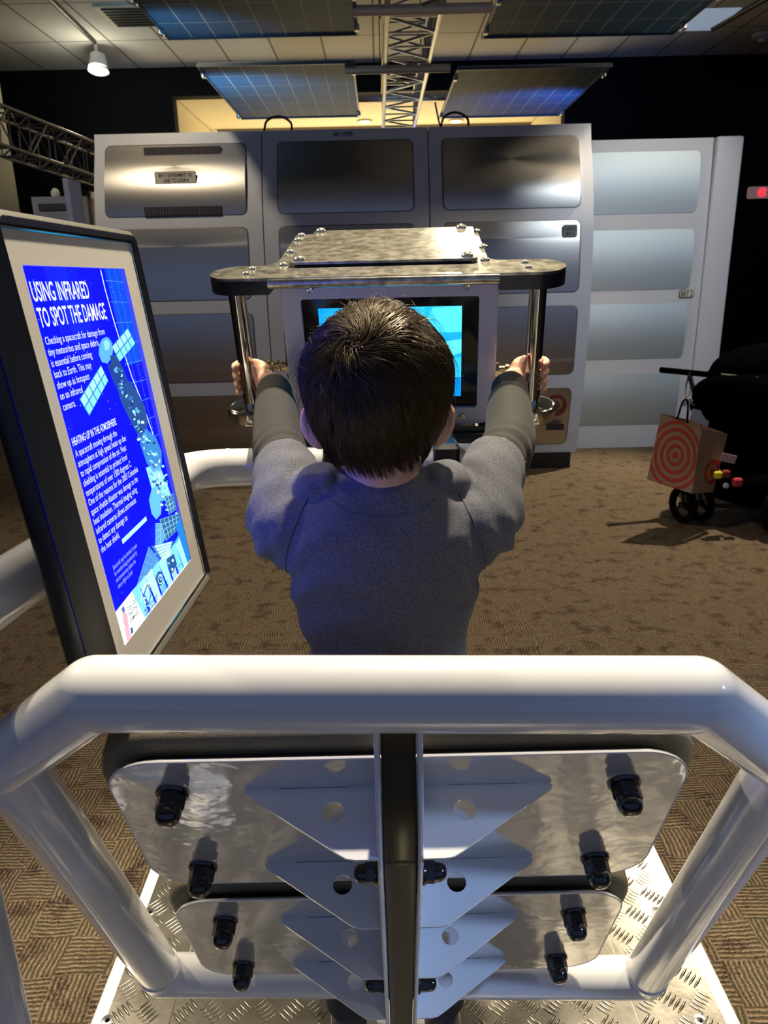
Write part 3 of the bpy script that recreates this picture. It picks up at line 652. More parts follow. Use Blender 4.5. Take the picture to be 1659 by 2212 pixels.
# screen picture
SCR = G()
def poly(g, pts, col, h, fn): g.add([fn(a, b, h) for a, b in pts], [tuple(range(len(pts)))], col)
dfn = lambda a, b, h: dp(a, b, -0.0018 + h)
U0, V0, U1, V1 = 0.025, 0.0165, 0.249, 0.1635
nx, ny = 28, 18
for i in range(nx):
    for j in range(ny):
        a0, a1 = U0 + (U1 - U0) * i / nx, U0 + (U1 - U0) * (i + 1) / nx; b0, b1 = V0 + (V1 - V0) * j / ny, V0 + (V1 - V0) * (j + 1) / ny
        x, y = (i + .5) / nx, (j + .5) / ny
        n_ = noise.noise((x * 2.6, y * 2.6, 3.1)) * 0.35; k_ = min(1, max(0, 0.15 + 0.75 * x * (1 - 0.6 * y) + n_))
        if 0.30 < y < 0.38 and x > 0.7: k_ *= 0.5
        if 0.50 < y < 0.58 and x > 0.75: k_ = 0.35
        if x > 0.86 and y > 0.8: k_ = 0.15
        c = (0.0 + 0.10 * k_ ** 2, 0.20 + 0.62 * k_, 0.88 + 0.10 * k_)
        poly(SCR, [(a0, b0), (a1, b0), (a1, b1), (a0, b1)], c, 0.0, dfn)
poly(SCR, [(0.20, 0.02), (0.249, 0.0165), (0.249, 0.055), (0.225, 0.058)], (0.10, 0.85, 0.97), 0.0004, dfn)
poly(SCR, [(0.19, 0.0165), (0.205, 0.0165), (0.195, 0.035)], (0.02, 0.50, 0.95), 0.0006, dfn)
poly(SCR, [(0.205, 0.075), (0.249, 0.068), (0.249, 0.09), (0.22, 0.10)], (0.12, 0.80, 0.95), 0.0004, dfn)
SCR.build('screen_picture', emis_attr('camera_screen_glow', 1.3), unit, smooth=False)
g = G(); g.box(dp(0.125, 0.083, -0.153), (K * 0.300, K * 0.245, K * 0.262), (DU, DV, DN), bev=0.008); g.build('camera_body', m_brushed, unit)
# mounting bracket on top, with rounded wings
def stad():
    p = []
    for t in np.linspace(-90, 90, 12): p.append((0.358 + 0.040 * math.cos(math.radians(t)), -0.020 + 0.043 * math.sin(math.radians(t))))
    p += [(0.325, 0.023)]
    for t in np.linspace(270, 180, 6): p.append((0.325 + 0.022 * math.cos(math.radians(t)) - 0.015, 0.045 + 0.022 * math.sin(math.radians(t))))
    p += [(0.279, 0.275), (0.270, 0.286), (-0.044, 0.286), (-0.053, 0.276), (-0.040, 0.05), (-0.050, 0.027), (-0.06, 0.023), (-0.088, 0.023)]
    for t in np.linspace(90, 270, 12): p.append((-0.090 + 0.040 * math.cos(math.radians(t)), -0.020 + 0.043 * math.sin(math.radians(t))))
    return p
tp_ = stad()
G().slab(tp_, [], -0.046, -0.042, lambda a, b, h: dp(a, h, -b)).build('top_bracket', m_top, unit, angle=40)
def wing(uc, sgn):
    pts = []
    if sgn < 0:
        for t in np.linspace(90, 270, 14): pts.append((uc + 0.040 * math.cos(math.radians(t)), -0.020 + 0.0435 * math.sin(math.radians(t))))
        pts += [(-0.034, -0.0635), (-0.034, 0.0235)]
    else:
        for t in np.linspace(-90, 90, 14): pts.append((uc + 0.040 * math.cos(math.radians(t)), -0.020 + 0.0435 * math.sin(math.radians(t))))
        pts += [(0.300, 0.0235), (0.300, -0.0635)]
    return G().slab(pts, [], -0.0418, -0.022, lambda a, b, h: dp(a, h, -b)).build('handle_block', m_satin, unit, angle=40)
wing(-0.090, -1); wing(0.358, 1)
G().tube([dp(-0.034, -0.038, 0.060), dp(0.300, -0.038, 0.060)], 0.009, 12).build('front_lip', m_top, unit)
G().slab([(-0.033, -0.0), (0.299, 0.0), (0.299, 0.06), (-0.033, 0.06)], [], -0.042, -0.030, lambda a, b, h: dp(a, h, b)).build('lip_block', m_top, unit, smooth=False)
cv = G().slab(rrect(-0.016, 0.004, 0.272, 0.275, 0.010, 5), [], -0.0535, -0.0500, lambda a, b, h: dp(a, h, -b)).build('cover_plate', m_top, unit, angle=40)
G().slab(rrect(-0.008, 0.012, 0.264, 0.268, 0.006, 3), [], -0.0500, -0.0460, lambda a, b, h: dp(a, h, -b)).build('shim', m_black, unit, smooth=False)
def rivet(u, v, q, r=0.0075, nm='rivet'):
    G().lathe(dp(u, v, q), -DV, [(r, 0), (r * 0.96, r * 0.25), (r * 0.7, r * 0.6), (r * 0.25, r * 0.78), (r * 0.12, r * 0.8)], 16).build(nm, m_rivet, unit, angle=80)
for u, q in ((0.0, -0.017), (0.256, -0.017), (-0.004, -0.262), (0.250, -0.262)): rivet(u, -0.0535, q, 0.0105)
for u, q in ((-0.026, -0.02), (-0.034, -0.12), (-0.040, -0.225), (-0.042, -0.27), (0.283, -0.02), (0.285, -0.12), (0.278, -0.262)): rivet(u, -0.046, q, 0.0082)
for u, q in ((-0.072, 0.035), (-0.070, 0.002), (0.342, 0.035), (0.340, 0.002)): rivet(u, -0.046, q, 0.0068)
for u, v in ((0.0165, -0.0145), (0.2555, -0.0145), (0.0165, 0.196), (0.2515, 0.196)):
    s_ = G().lathe(dp(u, v, 0.006), DN, [(0.0062, 0), (0.0062, 0.002), (0.005, 0.0034), (0.0026, 0.0036), (0.0024, 0.001)], 20).build('socket_screw', m_steel, unit)
# handles
HL = (-0.1005, 0.000); HR = (0.3625, 0.000)
for u, q in (HL, HR):
    hd_ = G().tube([dp(u, -0.024, q), dp(u, 0.176, q)], 0.0150, 24).build('handle_rod', m_steel, unit)
    sg = -1 if u < 0 else 1
    G().lathe(dp(u + sg * 0.004, 0.176, q), DV, [(0.032, -0.001), (0.038, 0.0), (0.042, 0.004), (0.042, 0.022), (0.038, 0.027), (0.02, 0.028)], 40).build('handle_disc', m_disc, unit, angle=40)
    G().tube([dp(u, 0.20, q), dp(u - sg * 0.03, 0.225, q - 0.05), dp(u - sg * 0.10, 0.235, q - 0.08)], 0.009, 10).build('stay_rod', m_top, unit)
# side fittings
for sg, u in ((-1, -0.033), (1, 0.304)):
    o_ = dp(u, 0.118 if sg < 0 else 0.13, -0.03)
    f_ = G().lathe(o_, DU * sg, [(0.015, -0.005), (0.015, 0.008)], 6).build('side_fitting', m_brass, unit, angle=20)
    G().lathe(o_ + DU * sg * 0.008, DU * sg, [(0.008, 0), (0.008, 0.01), (0.011, 0.012), (0.011, 0.018), (0.006, 0.02), (0.006, 0.026), (0.012, 0.028), (0.013, 0.033), (0.008, 0.04)], 16).build('knob', m_brass, f_)
for u in (-0.02, 0.292): G().box(dp(u, 0.216, -0.025), (0.03, 0.022, 0.03), (DU, DV, DN), bev=0.004).build('red_latch', m_red, unit)
# black cradle clamped to the rail
cr = empty('camera_cradle', (0.03, 1.3, RZ + 0.04), 'black cradle clamped to the white rail under the camera', 'bracket')
p_l = dp(-0.02, 0.225, -0.08); p_r = dp(0.295, 0.225, -0.08)
zc_ = 1.205
G().box(((p_l[0] + p_r[0]) / 2, 1.385, zc_), (p_r[0] - p_l[0] + 0.01, 0.12, 0.042), bev=0.006).build('cross_beam', m_black, cr)
G().box(((p_l[0] + p_r[0]) / 2, 1.400, zc_ + 0.026), (p_r[0] - p_l[0] - 0.02, 0.09, 0.008)).build('shelf', mat('olive_metal', (0.10, 0.09, 0.05), 0.4, 0.6), cr, smooth=False)
for xx, ww in ((-0.078, 0.034), (0.102, 0.042)):
    G().box((xx, 1.235, RZ - 0.003), (ww, 0.20, 0.080), bev=0.006).build('clamp', m_black, cr)
G().box(((p_l[0] + p_r[0]) / 2, 1.43, zc_ + 0.045), (0.12, 0.05, 0.04), bev=0.005).build('swivel_block', m_black, cr)

# ------------------------------------------------------------------ kiosk
KU = V3(0.0355, 0.9994, 0); KU /= np.linalg.norm(KU); KV = V3(0.115, -0.0041, -0.9932); KV /= np.linalg.norm(KV)
KN = np.cross(KU, KV); KN = -KN if KN[0] < 0 else KN; KN /= np.linalg.norm(KN)
KO = at(44, 573, 0.6084); KW, KH = 0.231, 0.353
def kp(u, v, n=0.0): return KO + KU * u + KV * v + KN * n
def kuv(x, y):
    d = ray(x, y); t = ((KO - CAM) @ KN) / (d @ KN); P = CAM + t * d - KO; return (P @ KU, P @ KV)
kiosk = empty('information_kiosk', kp(0.12, 0.42, -0.06), 'tilted black kiosk with a bright blue text screen at the left', 'kiosk')
G().slab(rrect(-0.0225, -0.029, 0.268, 0.388, 0.003, 3), [rrect(0.0, 0.0, KW, KH, 0.0015, 2)], -0.004, 0.0015, lambda a, b, h: kp(a, b, h)).build('bezel', m_bezel, kiosk, angle=40)
G().tube([kp(a, b, 0.002) for a, b in ((-0.0225, -0.029), (0.268, -0.029), (0.268, 0.388), (-0.0225, 0.388), (-0.0225, -0.029))], 0.0016, 8).build('bezel_trim', m_steel, kiosk)
rows = []
for o_, n_ in ((0.0, -0.0035), (0.0012, 0.004), (0.006, 0.0075), (0.011, 0.004), (0.014, -0.006), (0.014, -0.017)):
    rows.append([kp(a, b, n_) for a, b in rrect(-0.024 - o_, -0.0305 - o_, 0.2695 + o_, 0.3895 + o_, 0.004 + o_ * 0.9, 6)])
G().grid(rows, closed_u=True).build('front_rim', m_housing, kiosk, angle=50)
rows = []
for o_, n_ in ((0.014, -0.018), (0.012, -0.019), (0.0135, -0.021), (0.0135, -0.036), (0.008, -0.041), (-0.02, -0.042)):
    rows.append([kp(a, b, n_) for a, b in rrect(-0.024 - o_, -0.0305 - o_, 0.2695 + o_, 0.3895 + o_, 0.02, 6)])
G().grid(rows, closed_u=True, cap=True).build('housing', m_black, kiosk, angle=50)
pb = kp(0.12, 0.22, -0.04)
g = G(); g.tube(fillet([pb, pb + V3(-0.04, 0.0, -0.03), V3(-0.352, pb[1] + 0.05, RZ + 0.02)], 0.02, 5), 0.016, 12); g.build('mount_arm', m_black, kiosk)
# kiosk screen artwork
SG = G()
kf = lambda a, b, h: kp(a, b, -0.0030 + h)
def kpx(pts): return [kuv(x, y) for x, y in pts]
nx, ny = 10, 24
for i in range(nx):
    for j in range(ny):
        x, y = (i + .5) / nx, (j + .5) / ny
        n_ = noise.noise((x * 3, y * 4, 1.7)); b_ = 0.55 + 0.5 * n_; r_c = 0.0011 + 0.0007 * n_; g_c = 0.0013 + 0.004 * max(0, n_) + (0.010 if x > 0.75 and y < 0.3 else 0)
        poly(SG, [(KW * i / nx, KH * j / ny), (KW * (i + 1) / nx, KH * j / ny), (KW * (i + 1) / nx, KH * (j + 1) / ny), (KW * i / nx, KH * (j + 1) / ny)], (r_c, g_c, b_), 0.0, kf)
def line(P, w_, col, h=0.0006):
    P = [np.array(p) for p in P]
    for a, b in zip(P[:-1], P[1:]):
        d = (b - a) / (np.linalg.norm(b - a) + 1e-9); n_ = np.array([-d[1], d[0]]) * w_ / 2
        poly(SG, [tuple(a + n_), tuple(b + n_), tuple(b - n_), tuple(a - n_)], col, h, kf)
def quadgrid(q, na, nb, cols, gap, h, base=None):
    A_, B_, C_, D_ = [np.array(p) for p in q]
    if base: poly(SG, [tuple(A_), tuple(B_), tuple(C_), tuple(D_)], base, h, kf)
    for i in range(na):
        for j in range(nb):
            f = lambda s, t: tuple((A_ * (1 - s) + B_ * s) * (1 - t) + (D_ * (1 - s) + C_ * s) * t)
            s0, s1, t0, t1 = (i + gap) / na, (i + 1 - gap) / na, (j + gap) / nb, (j + 1 - gap) / nb
            poly(SG, [f(s0, t0), f(s1, t0), f(s1, t1), f(s0, t1)], cols[(i * 7 + j * 3) % len(cols)], h + 0.0003, kf)
cy_ = [(0.35, 0.85, 0.95), (0.22, 0.65, 0.88), (0.5, 0.92, 0.97)]
line(kpx([(222, 582), (232, 625), (247, 680), (262, 730), (290, 815), (312, 870), (331, 926), (343, 965)]), 0.0022, (0.12, 0.17, 0.2))
for k in range(9):
    y_ = 0.012 + 0.022 * k; line([(0.180 + 0.0 * k, y_), (KW, y_ + 0.002)], 0.0006, (0.015, 0.045, 0.16), 0.0003)
for x_ in (0.195, 0.212): line([(x_, 0.0), (x_ + 0.004, 0.2)], 0.0006, (0.015, 0.045, 0.16), 0.0003)
for k in range(90):
    a_, b_ = random.random() * KW, random.random() * 0.2
    s_ = 0.0004 + 0.0004 * random.random(); c_ = random.choice([(0.10, 0.14, .2), (0.03, 0.06, 0.2)]); poly(SG, [(a_ - s_, b_), (a_, b_ + s_), (a_ + s_, b_), (a_, b_ - s_)], c_, 0.0004, kf)
SG.build('screen_backdrop', emis_attr('kiosk_backdrop_glow', 8.0), kiosk, smooth=False)
SG = G()
# the orbiting craft: solar arrays, capsule, modules
quadgrid(kpx([(279, 708), (296, 742), (262, 782), (245, 748)]), 2, 4, cy_, 0.07, 0.0010, (0.02, 0.2, 0.5))
quadgrid(kpx([(222, 788), (238, 822), (197, 898), (176, 862)]), 2, 5, cy_, 0.07, 0.0010, (0.02, 0.2, 0.5))
def blob(pts, col, h=0.0012): poly(SG, kpx(pts), col, h, kf)
blob([(218, 745), (224, 732), (234, 727), (243, 735), (248, 752), (246, 770), (236, 785), (224, 782), (217, 765)], (0.10, 0.38, 0.75))
blob([(226, 738), (234, 733), (240, 742), (238, 755), (230, 756)], (0.25, 0.62, 0.85), 0.0016)
blob([(240, 768), (250, 765), (262, 782), (268, 800), (258, 806), (246, 792)], (0.02, 0.06, 0.22), 0.0016)
blob([(236, 790), (252, 772), (268, 792), (278, 818), (285, 842), (268, 858), (256, 840), (244, 815)], (0.015, 0.05, 0.25), 0.0014)
blob([(256, 836), (282, 822), (300, 848), (316, 880), (322, 915), (306, 945), (292, 925), (276, 893), (262, 862)], (0.02, 0.07, 0.25), 0.0018)
random.seed(3)
def greeble(n, path, spread, cols, smin=2, smax=6, h=0.0021):
    for k in range(n):
        t = random.random() * (len(path) - 1); i = int(t); f = t - i
        x = path[i][0] * (1 - f) + path[i + 1][0] * f + random.uniform(-spread, spread); y = path[i][1] * (1 - f) + path[i + 1][1] * f + random.uniform(-spread, spread)
        a_ = random.uniform(smin, smax); b_ = random.uniform(smin, smax); an = random.uniform(-0.6, 0.6); ca, sa = math.cos(an), math.sin(an)
        pts = [(x + ca * p_ - sa * q_, y + sa * p_ + ca * q_) for p_, q_ in ((-a_, -b_), (a_, -b_), (a_, b_), (-a_, b_))]
        uvp = kpx(pts)
        if all(0 < u < KW and 0 < v < KH for u, v in uvp): poly(SG, uvp, random.choice(cols), h + k * 0.000004, kf)
blues = [(0.04, 0.16, 0.45), (0.10, 0.38, 0.70), (0.30, 0.66, 0.85), (0.6, 0.9, 0.95), (0.015, 0.04, 0.18)]
greeble(36, [(250, 790), (270, 840), (300, 900), (310, 940)], 9, blues, 1, 4)
blob([(300, 930), (318, 925), (340, 945), (352, 975), (352, 1010), (335, 1020), (320, 1000), (308, 965)], (0.04, 0.22, 0.55), 0.0014)
blob([(318, 1010), (345, 1000), (362, 1040), (372, 1068), (350, 1080), (332, 1060)], (0.25, 0.62, 0.85), 0.0014)
blob([(330, 1055), (345, 1048), (352, 1070), (350, 1110), (340, 1122), (330, 1110), (324, 1080)], (0.12, 0.45, 0.72), 0.0018)
greeble(90, [(310, 940), (335, 990), (345, 1040), (360, 1070), (368, 1100)], 15, blues, 1, 4)
quadgrid(kpx([(357, 1075), (376, 1066), (382, 1100), (366, 1112)]), 3, 4, [(0.04, 0.16, 0.35)], 0.06, 0.0024, (0.3, 0.6, 0.8))
quadgrid(kpx([(346, 1122), (388, 1108), (390, 1140), (360, 1168)]), 5, 4, [(0.03, 0.13, 0.30)], 0.06, 0.0024, (0.3, 0.6, 0.8))
quadgrid(kpx([(338, 1130), (356, 1130), (358, 1165), (338, 1200)]), 2, 4, [(0.10, 0.34, 0.60)], 0.04, 0.0020, (0.3, 0.6, 0.8))
quadgrid(kpx([(328, 1180), (376, 1168), (368, 1195), (350, 1212)]), 1, 5, [(0.5, 0.9, 0.9)], 0.10, 0.0026, (0.05, 0.2, 0.4))
quadgrid(kpx([(324, 1180), (348, 1210), (330, 1250), (292, 1284), (300, 1240)]) [:4], 4, 6, [(0.07, 0.24, 0.60)], 0.03, 0.0018, (0.2, 0.45, 0.75))
line(kpx([(269, 1170), (321, 1119)]), 0.0050, (0.4, 0.75, 0.95))
# instruction strip along the bottom
sv = 0.318
blob([(374, 1180), (400, 1130), (415, 1214), (414, 1216), (396, 1238), (372, 1200)], (0.05, 0.35, 0.85), 0.0022)
poly(SG, [(0.0, sv), (0.048, sv - 0.002), (0.062, KH), (0.0, KH)], (0.92, 1.0, 1.0), 0.0030, kf)
for k in range(8):
    a0, a1 = 0.048 + (0.215 - 0.048) * k / 8, 0.048 + (0.215 - 0.048) * (k + 1) / 8
    c_ = (0.20 + 0.12 * (k % 3), 0.62 + 0.06 * (k % 3), 0.92)
    poly(SG, [(a0, sv - 0.002 * (1 - k / 4)), (a1, sv - 0.002), (a1 + 0.006, KH), (a0 + 0.012, KH)], c_, 0.0028, kf)
poly(SG, [(0.208, 0.300), (KW, 0.296), (KW, KH), (0.219, KH)], (0.02, 0.20, 0.75), 0.0034, kf)
NV = (0.02, 0.09, 0.28)
blob([(358, 1208), (374, 1196), (381, 1219), (368, 1243)], NV, 0.0038)
for x, y, r in ((371, 1211, 3.5), (370, 1230, 3.0), (363, 1217, 2.0)):
    poly(SG, kpx([(x + r * .7 * math.cos(t), y + r * math.sin(t)) for t in np.linspace(0, 2 * PI, 12)[:-1]]), (0.7, 0.95, 1.0), 0.0042, kf)
def pring(x, y, rx, ry, w_, col, h):
    P_ = [(x + rx * math.cos(t), y + ry * math.sin(t)) for t in np.linspace(0, 2 * PI, 20)]
    line(kpx(P_), w_, col, h)
poly(SG, kpx([(344 + 8 * math.cos(t), 1250 + 16 * math.sin(t)) for t in np.linspace(0, 2 * PI, 20)[:-1]]), NV, 0.0036, kf)
pring(344.5, 1251, 5, 10, 0.0012, (0.5, 0.85, 1), 0.0040); pring(345, 1248, 2, 5, 0.0012, (0.5, 0.85, 1), 0.0042)
line(kpx([(310, 1284), (317, 1262), (325, 1283), (319, 1305), (310, 1284)]), 0.0018, NV, 0.0038)
blob([(311, 1268), (318, 1258), (322, 1268), (316, 1278)], (0.55, 0.85, 1.0), 0.0036)
line(kpx([(303, 1298), (305, 1280), (312, 1264), (323, 1258)]), 0.0014, (0.9, 1, 1), 0.0038)
greeble(10, [(310, 1290), (316, 1312)], 3, [NV, (0.8, 1, 1)], 1, 2.5, 0.0040)
# pink astronaut figure
blob([(262, 1318), (268, 1316), (274, 1335), (276, 1352), (270, 1358), (264, 1345)], (0.85, 0.38, 0.45), 0.0040)
blob([(266, 1356), (275, 1350), (283, 1378), (287, 1388), (276, 1396), (270, 1375)], (0.88, 0.42, 0.48), 0.0040)
blob([(259, 1316), (264, 1308), (267, 1318), (263, 1326)], (0.10, 0.16, 0.40), 0.0044)
blob([(279, 1358), (283, 1354), (285, 1366), (281, 1371)], (0.02, 0.10, 0.25), 0.0044)
SG.build('screen_picture', emis_attr('kiosk_screen_glow', 1.5), kiosk, smooth=False)
m_txt = mat('glowing_white_text', (0, 0, 0), 0.5, emit=(0.85, 0.95, 1.0), estr=1.2)
m_txt2 = mat('glowing_pale_text', (0, 0, 0), 0.5, emit=(0.45, 0.58, 1.0), estr=1.0)
m_txt3 = mat('navy_text', (0.01, 0.04, 0.15), 0.5)
def ktext(body, xy0, xy1, hgt, name, mt=None, bold=0.0, spacing=1.0, shear=0.0, layer=0.0046):
    """xy0 photo point at the top-left of the text, xy1 at the top-right"""
    a = np.array(kuv(*xy0)); b = np.array(kuv(*xy1)); w_ = b[0] - a[0]
    return textmesh(body, lambda s, t: kp(a[0] + s, a[1] + t, -0.0030 + layer), name, mt or m_txt, kiosk, w_, hgt, bold=bold, spacing=spacing, shear=shear)
def kuvtext(body, u0, v0, w_, h_, name, mt=None, bold=0.0, spacing=1.0, shear=0.0, layer=0.0046):
    return textmesh(body, lambda s, t: kp(u0 + s, v0 + t, -0.0030 + layer), name, mt or m_txt, kiosk, w_, h_, bold=bold, spacing=spacing, shear=shear)
kuvtext('USING INFRARED', 0.0035, 0.0130, 0.116, 0.0168, 'heading', bold=0.012)
kuvtext('TO SPOT THE DAMAGE', 0.0035, 0.0345, 0.146, 0.0168, 'heading', bold=0.012)
kuvtext('Checking a spacecraft for damage from\ntiny meteorites and space debris\nis essential before coming\nback to Earth. This may\nshow up as hotspots\non an infrared\ncamera.', 0.0040, 0.0590, 0.1300, 0.0640, 'body_text')
kuvtext('HEATING UP IN THE ATMOSPHERE', 0.0040, 0.1480, 0.104, 0.0072, 'subheading', bold=0.012)
kuvtext('A spacecraft moving through the\natmosphere at high speed heats up due\nto rapid compression of the air. Heat\nshielding is essential to protect from\ntemperatures of over 1500 degrees C.\nOne of the reasons for the 2003 Columbia\nspace shuttle disaster was damage to the\nheat insulation. Thermal imaging using\ninfrared cameras allows astronauts\nto detect any damage to\nthe heat shield.', 0.0040, 0.1590, 0.1290, 0.0990, 'body_text')
kuvtext('Spacecraft may be docked in space\nfor months being bombarded by\nmicrometeorites before the\nreturn flight to Earth\n   . .', 0.0175, 0.2760, 0.0660, 0.0310, 'caption', m_txt2, shear=0.15)
kuvtext('CAN YOU\nFIND THE\nDAMAGE?', 0.0245, 0.3240, 0.024, 0.0165, 'prompt', m_txt3, bold=0.01)
kuvtext('MOVE THE INFRARED\nCAMERA AROUND', 0.062, 0.3435, 0.042, 0.0075, 'instruction', m_txt3, bold=0.01)
kuvtext('LOOK FOR\nHOTSPOTS', 0.118, 0.3425, 0.022, 0.0075, 'instruction', m_txt3, bold=0.01)
kuvtext('HOW MANY CAN\nYOU FIND?', 0.160, 0.3420, 0.032, 0.0075, 'instruction', m_txt3, bold=0.01)
# ------------------------------------------------------------------ the child
def fuse(g, name, mt, parent, voxel=0.004, smooth=4, fn=None, factor=0.6):
    o = g.build(name, mt, parent)
    md = o.modifiers.new('r', 'REMESH'); md.mode = 'VOXEL'; md.voxel_size = voxel; md.use_smooth_shade = True
    ms = o.modifiers.new('s', 'SMOOTH'); ms.iterations = smooth; ms.factor = factor
    dg = bpy.context.evaluated_depsgraph_get(); me = bpy.data.meshes.new_from_object(o.evaluated_get(dg))
    o.modifiers.clear(); old = o.data; o.data = me; bpy.data.meshes.remove(old); me.name = name
    if not me.materials: me.materials.append(mt)
    if fn:
        n = len(me.vertices); co = np.zeros(n * 3); me.vertices.foreach_get('co', co); co = co.reshape(-1, 3)
        nr = np.zeros(n * 3); me.vertices.foreach_get('normal', nr); nr = nr.reshape(-1, 3)
        co = fn(co + rootloc(parent), nr) - rootloc(parent); me.vertices.foreach_set('co', co.ravel()); me.update()
    me.shade_smooth()
    return o
def smstep(a, b, x): t = np.clip((x - a) / (b - a), 0, 1); return t * t * (3 - 2 * t)
m_skin = mat('child_skin', (0.62, 0.36, 0.25), 0.48, sss=0.25, bump=(300, 0.12, 0.0004))
m_hair = mat('dark_brown_hair', (0.028, 0.017, 0.008), 0.32, spec=0.75)
m_hair.node_tree.nodes['Principled BSDF'].inputs['Specular Tint'].default_value = (1.0, 0.78, 0.50, 1)
m_cap = mat('hair_underlayer', (0.012, 0.007, 0.005), 0.7, spec=0.2)
m_shirt = mat('heather_blue_jersey', (0.052, 0.058, 0.088), 0.9, sheen=0.03, var=((0.150, 0.152, 0.168), 900, (0.5, 1, 1)), bump=(500, 0.5, 0.0006))
m_knit = mat('black_rib_knit', (0.013, 0.012, 0.011), 0.85, sheen=0.05, bump=(900, 0.6, 0.0005))
m_trouser = mat('dark_trousers', (0.03, 0.035, 0.05), 0.85)
m_shoe = mat('child_shoe', (0.05, 0.05, 0.06), 0.6)
kid = empty('person', (0, 1.0, ZP), 'child seen from behind in a dark blue shirt gripping both camera handles', 'person')
HC = V3(-0.005, 0.872, 1.385); YS = 1.13
_pz = np.array([1.4745, 1.470, 1.455, 1.437, 1.421, 1.403, 1.385, 1.366, 1.3505, 1.323, 1.3076, 1.2895, 1.270]) - 1.385
_pa = np.array([0.0005, 0.026, 0.0505, 0.068, 0.0785, 0.084, 0.0845, 0.0815, 0.0770, 0.0655, 0.0580, 0.0480, 0.036])
_th = np.arctan2(_pa, _pz); _rr = np.hypot(_pa, _pz)
def headR(n):   # n: unit dirs (k,3) in the scaled space
    th = np.arccos(np.clip(n[:, 2], -1, 1)); return np.interp(th, _th, _rr)
def headP(n, off=0.0, sc=1.0):
    r = headR(n) * sc + off; p = n * r[:, None]; p[:, 1] *= YS; return p + HC
def nrm(v): return v / (np.linalg.norm(v, axis=1, keepdims=True) + 1e-12)
# rods and grips
def rodpt(side, v): return dp(HL[0] if side < 0 else HR[0], v, 0.0)
B = G()
th_ = np.linspace(0.03, PI - 0.03, 22); ph_ = np.linspace(0, 2 * PI, 32, endpoint=False)
rows = []
for t in th_: rows.append(list(headP(np.array([[math.sin(t) * math.cos(p), math.sin(t) * math.sin(p), math.cos(t)] for p in ph_]), 0, 0.93)))
B.grid(rows, closed_u=True, cap=True)
B.ell(HC + V3(0, 0.035, -0.055), (0.052, 0.055, 0.050)); B.ell(HC + V3(0, 0.075, -0.080), (0.026, 0.022, 0.020))
B.ell(HC + V3(0, 0.100, -0.035), (0.010, 0.014, 0.012)); B.ell(HC + V3(0, 0.094, -0.018), (0.006, 0.010, 0.022))
B.ell(HC + V3(0.035, 0.070, -0.045), (0.022, 0.020, 0.022)); B.ell(HC + V3(-0.035, 0.070, -0.045), (0.022, 0.020, 0.022))
B.tube([V3(-0.002, 0.874, 1.325), V3(-0.001, 0.866, 1.285), V3(0, 0.860, 1.235)], [0.047, 0.046, 0.052], 24)
for sg in (-1, 1):   # ears
    ec = V3(-0.005 + sg * 0.0760, 0.880, 1.3325); tl = sg * 0.30
    ax = V3(math.cos(0.6) * sg, -math.sin(0.6), 0.0); az = V3(math.sin(tl) * 1.0, 0, math.cos(tl)); ay = np.cross(az, ax); ay /= np.linalg.norm(ay); ax = np.cross(ay, az)
    B.ell(ec, (0.0190, 0.0085, 0.0290), (ax, ay, az)); B.ell(ec - V3(sg * 0.010, 0, 0.004), (0.018, 0.013, 0.020), (ax, ay, az))
B.tube([V3(0, 0.862, 1.24), V3(0, 0.858, 1.15), V3(0, 0.862, 1.0), V3(0, 0.885, 0.86), V3(0, 0.90, 0.76)], [0.050, 0.062, 0.058, 0.060, 0.064], 24)
ARM = {}
